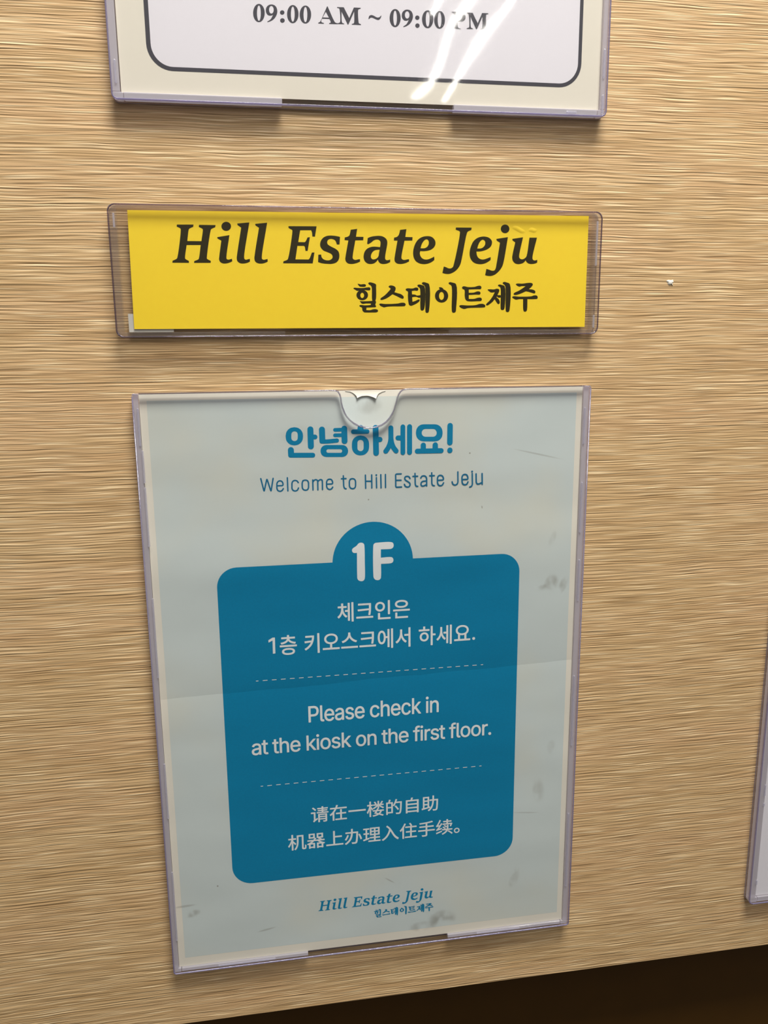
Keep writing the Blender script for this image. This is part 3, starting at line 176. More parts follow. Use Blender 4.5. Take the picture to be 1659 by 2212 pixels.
  '15154,-18000c 15184,-18017c 15216,-18030c 15250,-18037c 15286,-18039c 15323,-18037c 15358,-18030c 15390,-18017c 15420,-18000c 15447,-17979c 15470,-17954c 15491,-17924c 15508,-17891c 15522,-17855c 15532,-17816c 15538,-17774c 15540,-17729c 15538,-17683c 15532,-17640c 15522,-17601c 15508,-17564c 15491,-17531c 15470,-17502c 15447,-17476c 15420,-17455c 15390,-17438c 15358,-17426c 15323,-17418c 15286,-17416c 15250,-17418c 15216,-17426c 15184,-17438c 15154,-17455c 15128,-17476c 15104,-17502c 15083,-17531c 15066,-17564c 15052,-17601c 15042,-17640c 15036,-17683c 15034,-17729c 15036,-17774c 15042,-17816c 15052,-17855c 15066,-17891c 15083,-17924c 15104,-17954c 15128,-17979c|15445,-17670c 15449,-17699c 15450,-17729c 15449,-17758c 15445,-17787c 15440,-17814c 15432,-17840c 15422,-17864c 15410,-17886c 15395,-17905c 15378,-17922c 15359,-17935c 15337,-17945c 15313,-17951c 15286,-17953c 15260,-17951c 15236,-17945c 15215,-17935c 15196,-17922c 15179,-17905c 15164,-17886c 15152,-17864c 15142,-17840c 15135,-17814c 15129,-17787c 15126,-17758c 15125,-17729c 15126,-17699c 15129,-17670c 15135,-17643c 15142,-17616c 15152,-17592c 15164,-17570c 15179,-17551c 15196,-17534c 15215,-17520c 15236,-17511c 15260,-17505c 15286,-17503c 15313,-17505c 15337,-17511c 15359,-17520c 15378,-17534c 15395,-17551c 15410,-17570c 15422,-17592c 15432,-17617c 15440,-17643c',
  '16060,-17531c 16040,-17502c 16016,-17476c 15989,-17455c 15959,-17438c 15927,-17426c 15893,-17418c 15856,-17416c 15819,-17418c 15785,-17426c 15753,-17438c 15724,-17455c 15697,-17476c 15673,-17502c 15653,-17531c 15635,-17564c 15621,-17601c 15611,-17640c 15605,-17683c 15603,-17729c 15605,-17774c 15611,-17816c 15621,-17855c 15635,-17891c 15653,-17924c 15673,-17954c 15697,-17979c 15724,-18000c 15753,-18017c 15785,-18030c 15819,-18037c 15856,-18039c 15893,-18037c 15927,-18030c 15959,-18017c 15989,-18000c 16016,-17979c 16040,-17954c 16060,-17924c 16078,-17891c 16092,-17855c 16101,-17816c 16107,-17774c 16109,-17729c 16107,-17683c 16101,-17640c 16092,-17601c 16078,-17564c|15765,-17922c 15748,-17905c 15734,-17886c 15722,-17864c 15712,-17840c 15704,-17814c 15698,-17787c 15695,-17758c 15694,-17729c 15695,-17699c 15698,-17670c 15704,-17643c 15712,-17616c 15722,-17592c 15734,-17570c 15748,-17551c 15765,-17534c 15784,-17520c 15806,-17511c 15830,-17505c 15856,-17503c 15882,-17505c 15907,-17511c 15928,-17520c 15948,-17534c 15965,-17551c 15979,-17570c 15991,-17592c 16001,-17617c 16009,-17643c 16015,-17670c 16018,-17699c 16019,-17729c 16018,-17758c 16015,-17787c 16009,-17814c 16001,-17840c 15991,-17864c 15979,-17886c 15965,-17905c 15948,-17922c 15928,-17935c 15907,-17945c 15882,-17951c 15856,-17953c 15830,-17951c 15806,-17945c 15784,-17935c',
  '16286,-17424c 16199,-17424c 16199,-18026c 16289,-18026c 16289,-17650c 16290,-17630c 16293,-17611c 16298,-17593c 16306,-17576c 16316,-17561c 16327,-17548c 16340,-17537c 16355,-17527c 16371,-17519c 16388,-17514c 16406,-17510c 16433,-17509c 16478,-17515c 16478,-17417c 16439,-17415c 16409,-17417c 16386,-17422c 16365,-17431c 16345,-17443c 16327,-17458c 16312,-17476c 16300,-17495c 16291,-17517c 16286,-17517c',
  '16640,-18022c 16651,-18012c 16659,-18001c 16665,-17989c 16669,-17976c 16670,-17961c 16669,-17947c 16665,-17933c 16659,-17921c 16651,-17910c 16640,-17901c 16629,-17894c 16617,-17890c 16603,-17889c 16590,-17890c 16578,-17894c 16566,-17901c 16556,-17910c 16548,-17921c 16541,-17933c 16538,-17947c 16536,-17961c 16538,-17976c 16541,-17989c 16548,-18001c 16556,-18012c 16566,-18022c 16578,-18028c 16590,-18032c 16603,-18033c 16617,-18032c 16629,-18028c',
 ],
 'korean_mark': [
  '5305,-12002c 5513,-11881c 5628,-11882c 5623,-12705c 5501,-12716c 5508,-12029c 5313,-12124c',
  '15694,-12555c 15680,-12551c 15665,-12550c 15650,-12551c 15636,-12555c 15624,-12562c 15612,-12572c 15602,-12583c 15596,-12596c 15591,-12610c 15590,-12625c 15591,-12640c 15596,-12654c 15602,-12667c 15612,-12678c 15624,-12688c 15636,-12695c 15650,-12699c 15665,-12700c 15680,-12699c 15694,-12695c 15707,-12688c 15718,-12678c 15728,-12667c 15735,-12654c 15739,-12640c 15740,-12625c 15739,-12610c 15735,-12596c 15728,-12583c 15718,-12572c 15707,-12562c',
 ],
}
# round-ended pen strokes of the printed lettering: (radius, closed, points) in hundredths of a millimetre
STROKE = {
 'greet': [
  (141,0,'7652,-1751 7653,-2546'),
  (112,0,'7791,-2108 7859,-2110'),
  (140,0,'6714,-2694 6718,-2876'),
  (114,0,'6690,-2938 7730,-2965'),
  (141,0,'8192,-1773 8200,-2287'),
  (100,0,'8162,-2334 8440,-2341 8884,-2306'),
  (87,0,'8806,-1802 9191,-1799'),
  (87,0,'8800,-2056 9185,-2056'),
  (140,0,'9244,-1758 9248,-2340'),
  (143,0,'10013,-1746 10011,-1877'),
  (109,0,'9670,-1911 10330,-1917'),
  (139,0,'10735,-1755 10747,-2951'),
  (121,0,'10876,-2310 10940,-2311'),
  (121,0,'11467,-1778 11468,-2304'),
  (119,0,'11468,-2265 11434,-2490 11340,-2715 11214,-2880'),
  (119,0,'11468,-2265 11499,-2492 11586,-2722 11715,-2881'),
  (116,0,'11806,-2260 12008,-2266'),
  (116,0,'12049,-1740 12043,-2972'),
  (122,0,'12374,-1743 12369,-2968'),
  (129,0,'13042,-2648 13042,-2885'),
  (132,0,'13629,-2654 13629,-2903'),
  (120,0,'12746,-2925 13922,-2933'),
  (135,0,'14356,-1744 14350,-2551'),
  (130,0,'14353,-2924 14353,-2935'),
 ],
 'welcome': [
  (34,0,'5265,-3997 5395,-4623 5549,-4013 5717,-4625 5838,-4007'),
  (34,0,'6001,-4369 6288,-4366 6292,-4256 6250,-4165 6160,-4128 6061,-4158 6005,-4246 5996,-4495 6032,-4597 6141,-4641 6241,-4605 6296,-4513'),
  (34,0,'6504,-4000 6508,-4628'),
  (34,0,'7007,-4252 6963,-4170 6866,-4133 6760,-4163 6711,-4255 6702,-4522 6745,-4610 6849,-4655 6956,-4618 7012,-4506'),
  (35,1,'7191,-4255 7240,-4160 7346,-4137 7450,-4167 7494,-4266 7486,-4517 7444,-4603 7338,-4633 7233,-4595 7190,-4506'),
  (35,0,'7695,-4149 7695,-4626'),
  (35,0,'7706,-4240 7768,-4152 7861,-4135 7925,-4181 7930,-4248 7927,-4628'),
  (35,0,'7930,-4248 7985,-4173 8076,-4136 8144,-4172 8149,-4256 8146,-4623'),
  (35,0,'8345,-4374 8638,-4371 8634,-4257 8590,-4161 8497,-4131 8397,-4161 8348,-4260 8348,-4509 8393,-4598 8492,-4642 8586,-4605 8634,-4526'),
  (35,0,'9153,-3999 9163,-4512 9201,-4608 9274,-4631'),
  (35,0,'9063,-4137 9277,-4135'),
  (35,1,'9435,-4272 9484,-4173 9592,-4143 9692,-4180 9737,-4276 9733,-4526 9691,-4613 9590,-4643 9483,-4605 9438,-4515'),
  (35,0,'10214,-4001 10220,-4635'),
  (35,0,'10519,-4004 10518,-4631'),
  (35,0,'10217,-4299 10515,-4306'),
  (35,0,'10744,-4139 10749,-4632'),
  (45,0,'10741,-4016 10741,-4019'),
  (35,0,'10961,-4005 10966,-4640'),
  (35,0,'11185,-4005 11186,-4633'),
  (36,0,'11953,-4001 11683,-4000 11686,-4644 11964,-4639'),
  (36,0,'11688,-4306 11943,-4308'),
  (36,0,'12388,-4241 12340,-4150 12246,-4124 12155,-4143 12117,-4224 12162,-4316 12282,-4388 12388,-4478 12387,-4580 12338,-4646 12243,-4657 12153,-4620 12108,-4517'),
  (36,0,'12631,-4002 12645,-4544 12682,-4628 12766,-4639'),
  (36,0,'12532,-4141 12759,-4142'),
  (36,0,'12918,-4237 12963,-4149 13070,-4126 13168,-4167 13206,-4263 13207,-4632'),
  (36,0,'13206,-4387 13020,-4399 12941,-4449 12921,-4573 12982,-4639 13077,-4628 13207,-4557'),
  (36,0,'13457,-4000 13465,-4536 13504,-4621 13588,-4639'),
  (36,0,'13358,-4140 13586,-4140'),
  (36,0,'13747,-4380 14045,-4368 14037,-4254 13983,-4162 13884,-4128 13785,-4162 13739,-4266 13748,-4527 13794,-4616 13894,-4658 13993,-4616 14046,-4512'),
  (36,0,'14756,-3999 14768,-4507 14723,-4612 14608,-4653 14507,-4593 14475,-4478'),
  (37,0,'14967,-4385 15268,-4381 15259,-4259 15211,-4159 15111,-4125 15011,-4159 14966,-4256 14976,-4522 15016,-4615 15124,-4657 15224,-4615 15270,-4510'),
  (37,0,'15481,-4107 15496,-4648 15450,-4741 15365,-4765'),
  (46,0,'15472,-4001 15472,-4005'),
  (37,0,'15675,-4129 15688,-4540 15728,-4626 15814,-4636 15976,-4570'),
  (37,0,'15977,-4124 15993,-4647'),
 ],
}
LOGO_BASE = 56.9

# ------------------------------------------------------------------ materials
def new_mat(name):
    m = bpy.data.materials.new(name)
    m.use_nodes = True
    nt = m.node_tree
    nt.nodes.clear()
    return m, nt


class NB:
    """small helper to chain shader nodes"""

    def __init__(self, nt):
        self.nt = nt

    def n(self, kind, **kw):
        nd = self.nt.nodes.new(kind)
        for k, v in kw.items():
            setattr(nd, k, v)
        return nd

    def put(self, sock, v):
        if isinstance(v, bpy.types.NodeSocket):
            self.nt.links.new(v, sock)
        elif v is not None:
            sock.default_value = v

    def math(self, op, a, b=None, c=None, clamp=False):
        nd = self.n('ShaderNodeMath', operation=op)
        nd.use_clamp = clamp
        for i, v in enumerate((a, b, c)):
            self.put(nd.inputs[i], v)
        return nd.outputs[0]

    def mix(self, fac, a, b, blend='MIX'):
        nd = self.n('ShaderNodeMix', data_type='RGBA', blend_type=blend)
        self.put(nd.inputs[0], fac)
        self.put(nd.inputs[6], a)
        self.put(nd.inputs[7], b)
        return nd.outputs[2]

    def ramp(self, fac, lo, hi):
        nd = self.n('ShaderNodeMapRange')
        nd.interpolation_type = 'SMOOTHSTEP'
        self.put(nd.inputs[0], fac)
        nd.inputs[1].default_value, nd.inputs[2].default_value = lo, hi
        return nd.outputs[0]

    def noise(self, vec, scale=1.0, detail=2.0, rough=0.5):
        nd = self.n('ShaderNodeTexNoise')
        self.put(nd.inputs['Vector'], vec)
        nd.inputs['Scale'].default_value = scale
        nd.inputs['Detail'].default_value = detail
        nd.inputs['Roughness'].default_value = rough
        return nd.outputs['Fac']

    def comb(self, x, y, z):
        nd = self.n('ShaderNodeCombineXYZ')
        for i, v in enumerate((x, y, z)):
            self.put(nd.inputs[i], v)
        return nd.outputs[0]

    def objxyz(self):
        tc = self.n('ShaderNodeTexCoord')
        sp = self.n('ShaderNodeSeparateXYZ')
        self.put(sp.inputs[0], tc.outputs['Object'])
        return tc.outputs['Object'], sp.outputs[0], sp.outputs[1], sp.outputs[2]

    def bump(self, h, dist, strength=1.0):
        nd = self.n('ShaderNodeBump')
        self.put(nd.inputs['Height'], h)
        nd.inputs['Distance'].default_value = dist
        nd.inputs['Strength'].default_value = strength
        return nd.outputs[0]

    def out(self, shader):
        o = self.n('ShaderNodeOutputMaterial')
        self.put(o.inputs[0], shader)

    def principled(self, colour, rough, normal=None, spec=0.5):
        p = self.n('ShaderNodeBsdfPrincipled')
        self.put(p.inputs['Base Color'], colour)
        self.put(p.inputs['Roughness'], rough)
        p.inputs['Specular IOR Level'].default_value = spec
        if normal is not None:
            self.put(p.inputs['Normal'], normal)
        return p.outputs[0]


def lin(r, g, b):
    def f(c):
        c /= 255.0
        return c / 12.92 if c <= 0.04045 else ((c + 0.055) / 1.055) ** 2.4
    return (f(r), f(g), f(b), 1.0)


def wood_material():
    m, nt = new_mat('light_oak_laminate')
    b = NB(nt)
    vec, x, y, z = b.objxyz()
    # the grain wanders up and down a little
    wob = b.noise(b.comb(b.math('MULTIPLY', x, 14.0), 0.0, b.math('MULTIPLY', z, 20.0)), 1.0, 2.0)
    wob2 = b.noise(b.comb(b.math('MULTIPLY', x, 45.0), 3.0, b.math('MULTIPLY', z, 90.0)), 1.0, 1.0)
    zz = b.math('ADD', z, b.math('ADD', b.math('MULTIPLY', wob, 0.0026), b.math('MULTIPLY', wob2, 0.0006)))

    def streak(fx, fz, seed, detail=1.5):
        return b.noise(b.comb(b.math('MULTIPLY', x, fx), seed, b.math('MULTIPLY', zz, fz)), 1.0, detail)
    fine = streak(38.0, 1650.0, 1.0, 1.0)
    mid = streak(27.0, 1300.0, 7.0, 1.0)
    broad = streak(12.0, 260.0, 13.0, 3.0)
    patch = streak(7.0, 45.0, 21.0, 3.0)
    rel = streak(30.0, 1200.0, 17.0, 1.0)
    light = b.ramp(fine, 0.53, 0.70)
    dark = b.ramp(mid, 0.45, 0.30)
    pore = b.ramp(streak(38.0, 1500.0, 31.0, 0.0), 0.38, 0.24)
    tone = b.mix(b.ramp(broad, 0.33, 0.67), lin(188, 154, 108), lin(204, 172, 126))
    tone = b.mix(b.math('MULTIPLY', b.ramp(patch, 0.40, 0.68), 0.40), tone, lin(205, 166, 124))
    tone = b.mix(b.math('MULTIPLY', light, 0.66), tone, lin(246, 222, 178))
    tone = b.mix(b.math('MULTIPLY', dark, 0.42), tone, lin(140, 106, 66))
    tone = b.mix(b.math('MULTIPLY', pore, 0.30), tone, lin(92, 64, 36))
    h = b.math('ADD', b.math('MULTIPLY', rel, 0.7), b.math('MULTIPLY', mid, 0.4))
    nrm = b.bump(h, 0.00056, 1.0)
    b.out(b.principled(tone, 0.48, nrm, 0.35))
    return m


def plain(name, colour, rough=0.6, spec=0.3, grain=0.0, gscale=900.0, bump=0.0):
    m, nt = new_mat(name)
    b = NB(nt)
    vec, x, y, z = b.objxyz()
    c, nrm = colour, None
    n = b.noise(vec, gscale, 3.0)
    if grain:
        dk = tuple(v * (1 - grain) for v in colour[:3]) + (1,)
        lt = tuple(min(1, v * (1 + grain)) for v in colour[:3]) + (1,)
        c = b.mix(n, dk, lt)
    if bump:
        nrm = b.bump(n, bump)
    b.out(b.principled(c, rough, nrm, spec))
    return m


def buckle(b, x, z):
    """height of the gently buckled poster sheet: a soft fold across it and slow waves"""
    fz = b.math('ADD', z, b.math('ADD', b.math('MULTIPLY', x, -0.025), b.math('MULTIPLY', b.noise(b.comb(b.math('MULTIPLY', x, 22.0), 0.0, 0.0)), 0.003)))
    d = b.math('DIVIDE', b.math('ADD', fz, 0.1455), 0.013)
    fold = b.math('POWER', 2.718, b.math('MULTIPLY', b.math('ABSOLUTE', d), -1.0))
    d2 = b.math('DIVIDE', b.math('ADD', fz, 0.084), 0.016)
    fold2 = b.math('POWER', 2.718, b.math('MULTIPLY', b.math('MULTIPLY', d2, d2), -1.0))
    wave = b.noise(b.comb(b.math('MULTIPLY', x, 9.0), 5.0, b.math('MULTIPLY', z, 15.0)), 1.0, 2.0)
    return b.math('ADD', b.math('ADD', b.math('MULTIPLY', fold, -0.00062), b.math('MULTIPLY', fold2, 0.00045)), b.math('MULTIPLY', wave, 0.0022))


def poster_ink(name, colour, grain=0.05, smudges=(), mottle_tint=None):
    m, nt = new_mat(name)
    b = NB(nt)
    vec, x, y, z = b.objxyz()
    n1 = b.noise(vec, 1400.0, 2.0)
    dk = tuple(v * (1 - grain) for v in colour[:3]) + (1,)
    lt = tuple(min(1, v * (1 + grain)) for v in colour[:3]) + (1,)
    c = b.mix(n1, dk, lt)
    if mottle_tint:
        c = b.mix(b.math('MULTIPLY', b.ramp(b.noise(vec, 11.0, 3.0), 0.42, 0.66), 0.8), c, mottle_tint)  # slow noise blends in a second, slightly yellower tint in uneven patches
    # hand marks and smears with a shape of their own
    nz = b.ramp(b.noise(b.comb(b.math('MULTIPLY', x, 130.0), 2.0, b.math('MULTIPLY', z, 90.0)), 1.0, 2.0), 0.36, 0.66)
    for sx, sz, rx, rz, ang, amt in smudges:
        ca, sa = math.cos(math.radians(ang)), math.sin(math.radians(ang))
        dx = b.math('SUBTRACT', x, sx * MM)
        dz = b.math('SUBTRACT', z, sz * MM)
        u = b.math('DIVIDE', b.math('ADD', b.math('MULTIPLY', dx, ca), b.math('MULTIPLY', dz, sa)), rx * MM)
        v = b.math('DIVIDE', b.math('SUBTRACT', b.math('MULTIPLY', dz, ca), b.math('MULTIPLY', dx, sa)), rz * MM)
        r = b.math('ADD', b.math('MULTIPLY', u, u), b.math('MULTIPLY', v, v))
        g = b.ramp(r, 1.0, 0.0)
        g = b.math('MULTIPLY', b.math('MULTIPLY', g, nz if rz > 1.2 else 1.0), amt * 0.8)
        c = b.mix(g, c, lin(128, 120, 106))
    nrm = b.bump(b.math('ADD', buckle(b, x, z), b.math('MULTIPLY', n1, 0.00001)), 1.0)
    b.out(b.principled(c, 0.5, nrm, 0.25))
    return m


def acrylic(name, tint, body=0.0, body_col=(0.8, 0.8, 0.85, 1), rough=0.03, spec=1.0, warp=0.0, wscale=(18.0, 9.0)):
    """clear moulded plastic: lets light straight through, mirrors more at a slant"""
    m, nt = new_mat(name)
    b = NB(nt)
    nrm = None
    if warp:
        vec, x, y, z = b.objxyz()
        h = b.noise(b.comb(b.math('MULTIPLY', x, wscale[0]), 0.0, b.math('MULTIPLY', z, wscale[1])), 1.0, 1.0)
        nrm = b.bump(h, warp)
    tr = b.n('ShaderNodeBsdfTransparent')
    tr.inputs[0].default_value = tint
    sh = tr.outputs[0]
    if body:
        df = b.n('ShaderNodeBsdfDiffuse')
        df.inputs[0].default_value = body_col
        tl = b.n('ShaderNodeBsdfTranslucent')
        tl.inputs[0].default_value = body_col
        a = b.n('ShaderNodeMixShader')
        a.inputs[0].default_value = 0.4
        b.put(a.inputs[1], df.outputs[0])
        b.put(a.inputs[2], tl.outputs[0])
        mx = b.n('ShaderNodeMixShader')
        mx.inputs[0].default_value = body
        b.put(mx.inputs[1], sh)
        b.put(mx.inputs[2], a.outputs[0])
        sh = mx.outputs[0]
    lw = b.n('ShaderNodeLayerWeight')
    lw.inputs[0].default_value = 0.5
    if nrm is not None:
        b.put(lw.inputs['Normal'], nrm)
    f = b.math('POWER', lw.outputs['Facing'], 5.0)
    f = b.math('ADD', b.math('MULTIPLY', f, 0.9), 0.04 * spec)
    gl = b.n('ShaderNodeBsdfGlossy')
    gl.inputs['Roughness'].default_value = rough
    gl.inputs['Color'].default_value = (1, 1, 1, 1)
    if nrm is not None:
        b.put(gl.inputs['Normal'], nrm)
    mx = b.n('ShaderNodeMixShader')
    b.put(mx.inputs[0], f)
    b.put(mx.inputs[1], sh)
    b.put(mx.inputs[2], gl.outputs[0])
    b.out(mx.outputs[0])
    return m


M = {}
M['wood'] = wood_material()
M['dark'] = plain('dark_brown_veneer', lin(70, 45, 6), 0.4, 0.3, 0.12, 60.0)
M['pane'] = acrylic('clear_acrylic', (0.985, 0.985, 0.985, 1), spec=0.6)
M['pane_warped'] = acrylic('flexed_clear_acrylic', (0.985, 0.985, 0.985, 1), rough=0.035, warp=0.00042, wscale=(20.0, 15.0))
M['rail'] = acrylic('pale_violet_acrylic', (0.93, 0.91, 0.95, 1), 0.62, (0.88, 0.85, 0.91, 1), 0.08, 1.6)
M['rail_clear'] = acrylic('clear_acrylic_rail', (0.97, 0.96, 0.95, 1), 0.07, (0.80, 0.76, 0.78, 1), 0.08, 1.4)
M['edge'] = acrylic('acrylic_cut_edge', (0.44, 0.42, 0.54, 1), 0.40, (0.72, 0.69, 0.86, 1), 0.06, 2.2)
M['edge_clear'] = acrylic('acrylic_polished_edge', (0.50, 0.46, 0.49, 1), 0.12, (0.74, 0.70, 0.76, 1), 0.06, 2.2)
M['lip'] = acrylic('acrylic_lip', (0.74, 0.72, 0.75, 1), 0.10, (0.7, 0.68, 0.74, 1), 0.05, 2.0)
M['rim'] = acrylic('violet_acrylic_rim', (0.58, 0.55, 0.72, 1), 0.24, (0.74, 0.70, 0.90, 1), 0.10, 1.3)
M['rim_clear'] = acrylic('clear_acrylic_rim', (0.60, 0.54, 0.64, 1), 0.06, (0.62, 0.56, 0.74, 1), 0.06, 2.0)
M['bead'] = acrylic('milky_acrylic_weld', (0.93, 0.93, 0.97, 1), 0.34, (0.80, 0.78, 0.86, 1), 0.10, 2.0)
SMUDGE = [(104.0, -7.0, 8.0, 5.0, 0, 0.35), (197.0, -100.0, 6.5, 4.5, 70, 0.75), (203.5, -100.5, 6.0, 2.6, 65, 0.75), (192.0, -101.5, 4.0, 2.0, 20, 0.6),
          (7.5, -266.5, 6.0, 2.6, 10, 0.7), (5.0, -261.6, 6.5, 0.9, 3, 0.45), (181.4, -268.0, 3.0, 6.0, -25, 0.5), (183.0, -262.0, 2.0, 3.0, 0, 0.4),
          (141.0, -288.0, 9.0, 7.0, 0, 0.75), (130.0, -290.5, 9.0, 3.5, 0, 0.5), (188.0, -32.5, 15.0, 0.55, -13, 0.4),
          (112.0, -260.0, 4.0, 0.5, -35, 0.45), (46.0, -281.0, 6.0, 0.7, 10, 0.45), (153.5, -31.0, 0.6, 0.5, 0, 0.9),
          (22.0, -252.0, 0.6, 0.6, 0, 0.9), (103.5, -52.0, 0.5, 0.5, 0, 0.9), (160.0, -58.0, 0.4, 0.9, 10, 0.8),
          (60.0, -84.5, 14.0, 3.0, 5, 0.25), (197.0, -76.0, 2.0, 5.0, -20, 0.3), (187.0, -228.0, 9.0, 0.5, -6, 0.35), (75.0, -20.0, 16.0, 5.0, 0, 0.2),
          (193.0, -215.0, 5.0, 9.0, 10, 0.35), (200.0, -190.0, 3.0, 6.0, 0, 0.3)]
M['sheet'] = poster_ink('cream_paper', lin(231, 225, 210), 0.02, SMUDGE[8:10] + SMUDGE[5:6])
M['pale_blue'] = poster_ink('pale_blue_grey_print', lin(206, 215, 212), 0.03, SMUDGE, lin(213, 214, 201))
M['teal'] = poster_ink('teal_print', lin(0, 128, 170), 0.10)
M['teal_letter'] = poster_ink('teal_lettering', lin(4, 128, 170), 0.10)
M['teal_fine'] = poster_ink('blue_lettering', lin(24, 108, 146), 0.06)
M['white_letter'] = poster_ink('unprinted_white', lin(234, 236, 234), 0.03)
M['white_card'] = plain('white_paper', lin(232, 228, 233), 0.55, 0.25, 0.02, 1200.0, 0.00001)
M['cream_card'] = plain('cream_card', lin(231, 224, 208), 0.55, 0.25, 0.02, 1200.0, 0.00001)
M['grey_ink'] = plain('charcoal_ink', lin(62, 60, 68), 0.5, 0.25, 0.05, 1200.0)
M['yellow'] = plain('yellow_card', lin(255, 219, 54), 0.5, 0.25, 0.03, 500.0, 0.00002)
M['black_ink'] = plain('black_brown_ink', lin(46, 40, 10), 0.5, 0.25, 0.10, 700.0)
M['slip'] = plain('grey_white_slip', lin(200, 196, 188), 0.6, 0.25, 0.02)
M['chip'] = plain('white_filler', lin(240, 234, 220), 0.7, 0.2, 0.04, 2500.0, 0.00006)
M['navy'] = plain('navy_ink', lin(52, 50, 84), 0.5, 0.25, 0.04)


# ------------------------------------------------------------------ geometry helpers
def link(o):
    COL.objects.link(o)
    return o


def mesh_obj(name, bm, mats, parent=None, smooth=False):
    me = bpy.data.meshes.new(name)
    bm.normal_update()
    bm.to_mesh(me)
    bm.free()
    for mt in (mats if isinstance(mats, (list, tuple)) else [mats]):
        me.materials.append(M[mt])
    if smooth:
        for p in me.polygons:
            p.use_smooth = True
    o = link(bpy.data.objects.new(name, me))
    if parent is not None:
        o.parent = parent
    return o


def thing(name, label, cat, loc_mm, group=None):
    o = link(bpy.data.objects.new(name, None))
    o.empty_display_size = 0.01
    o.location = tuple(v * MM for v in loc_mm)
    tag(o, label, cat, group)
    return o


def tag(o, label, cat, group=None):
    o['label'] = label
    o['category'] = cat
    if group:
        o['group'] = group
    return o


def struct(o):
    o['kind'] = 'structure'
    return o


def slab_bm(loop, y0, y1, bevel=0.0, seg=2, split=True):
    """upright slab: outline loop in mm (x, z), from y0 (back) to y1 (front, more negative)"""
    bm = bmesh.new()
    a = sum(loop[i][0] * loop[(i + 1) % len(loop)][1] - loop[(i + 1) % len(loop)][0] * loop[i][1] for i in range(len(loop)))
    if a < 0:
        loop = loop[::-1]
    fr = [bm.verts.new((x * MM, y1 * MM, z * MM)) for x, z in loop]
    bk = [bm.verts.new((x * MM, y0 * MM, z * MM)) for x, z in loop]
    n = len(loop)
    bm.faces.new(fr)
    bm.faces.new(bk[::-1])
    for i in range(n):
        j = (i + 1) % n
        bm.faces.new((fr[j], fr[i], bk[i], bk[j]))
    if bevel:
        bm.edges.ensure_lookup_table()
        rim = [e for e in bm.edges if abs(e.verts[0].co.y - e.verts[1].co.y) < 1e-7]
        bmesh.ops.bevel(bm, geom=rim, offset=bevel * MM, segments=seg, profile=0.5, affect='EDGES')
    bm.normal_update()
    if split:
        for f in bm.faces:
            f.material_index = 0 if abs(f.normal.y) > 0.95 else 1
    return bm


def tube_bm(path, yc, rw, rd, closed=False, n=10):
    """rounded bar along a path in the x-z plane: rw across, rd deep"""
    bm = bmesh.new()
    rings = []
    m = len(path)
    for i, p in enumerate(path):
        a = path[(i - 1) % m] if closed else path[max(i - 1, 0)]
        c = path[(i + 1) % m] if closed else path[min(i + 1, m - 1)]
        d = (Vector(c) - Vector(a)).normalized()
        rings.append([bm.verts.new(((p[0] - d.y * rw * math.cos(2 * math.pi * j / n)) * MM, (yc - rd * math.sin(2 * math.pi * j / n)) * MM, (p[1] + d.x * rw * math.cos(2 * math.pi * j / n)) * MM)) for j in range(n)])
    for i in range(m if closed else m - 1):
        r0, r1 = rings[i], rings[(i + 1) % m]
        for j in range(n):
            bm.faces.new((r0[j], r0[(j + 1) % n], r1[(j + 1) % n], r1[j]))
    if not closed:
        bm.faces.new(rings[0])
        bm.faces.new(rings[-1][::-1])
    bmesh.ops.recalc_face_normals(bm, faces=bm.faces[:])
    return bm


def box_loop(x0, x1, z0, z1, r=0.0, n=6):
    if not isinstance(r, (list, tuple)) and r <= 0:
        return [(x0, z0), (x1, z0), (x1, z1), (x0, z1)]
    rs = r if isinstance(r, (list, tuple)) else (r,) * 4
    out = []
    for (cx, cz, sx, sz, a0, rr) in ((x0, z0, 1, 1, 180, rs[0]), (x1, z0, -1, 1, 270, rs[1]), (x1, z1, -1, -1, 0, rs[2]), (x0, z1, 1, -1, 90, rs[3])):
        if rr <= 0:
            out.append((cx, cz))
            continue
        for k in range(n + 1):
            a = math.radians(a0 + 90.0 * k / n)
            out.append((cx + sx * rr + rr * math.cos(a), cz + sz * rr + rr * math.sin(a)))
    return out


def crom(pts):
    """smooth closed outline through the points; points flagged 1 stay sharp corners"""
    n = len(pts)
    out = []
    for i in range(n):
        p1, p2 = pts[i], pts[(i + 1) % n]
        out.append((p1[0], p1[1]))
        if p1[2] and p2[2]:
            continue
        p0 = pts[i - 1] if not p1[2] else (2 * p1[0] - p2[0], 2 * p1[1] - p2[1], 0)
        p3 = pts[(i + 2) % n] if not p2[2] else (2 * p2[0] - p1[0], 2 * p2[1] - p1[1], 0)
        P = [Vector(p[:2]) for p in (p0, p1, p2, p3)]
        t = [0.0]
        for k in range(3):
            t.append(t[-1] + max((P[k + 1] - P[k]).length, 1e-6) ** 0.5)
        steps = 2 if (P[2] - P[1]).length < 0.5 else 5
        for s in range(1, steps):
            u = t[1] + (t[2] - t[1]) * s / steps
            A1 = (t[1] - u) / (t[1] - t[0]) * P[0] + (u - t[0]) / (t[1] - t[0]) * P[1]
            A2 = (t[2] - u) / (t[2] - t[1]) * P[1] + (u - t[1]) / (t[2] - t[1]) * P[2]
            A3 = (t[3] - u) / (t[3] - t[2]) * P[2] + (u - t[2]) / (t[3] - t[2]) * P[3]
            B1 = (t[2] - u) / (t[2] - t[0]) * A1 + (u - t[0]) / (t[2] - t[0]) * A2
            B2 = (t[3] - u) / (t[3] - t[1]) * A2 + (u - t[1]) / (t[3] - t[1]) * A3
            C = (t[2] - u) / (t[2] - t[1]) * B1 + (u - t[1]) / (t[2] - t[1]) * B2
            out.append((C.x, C.y))
    return out


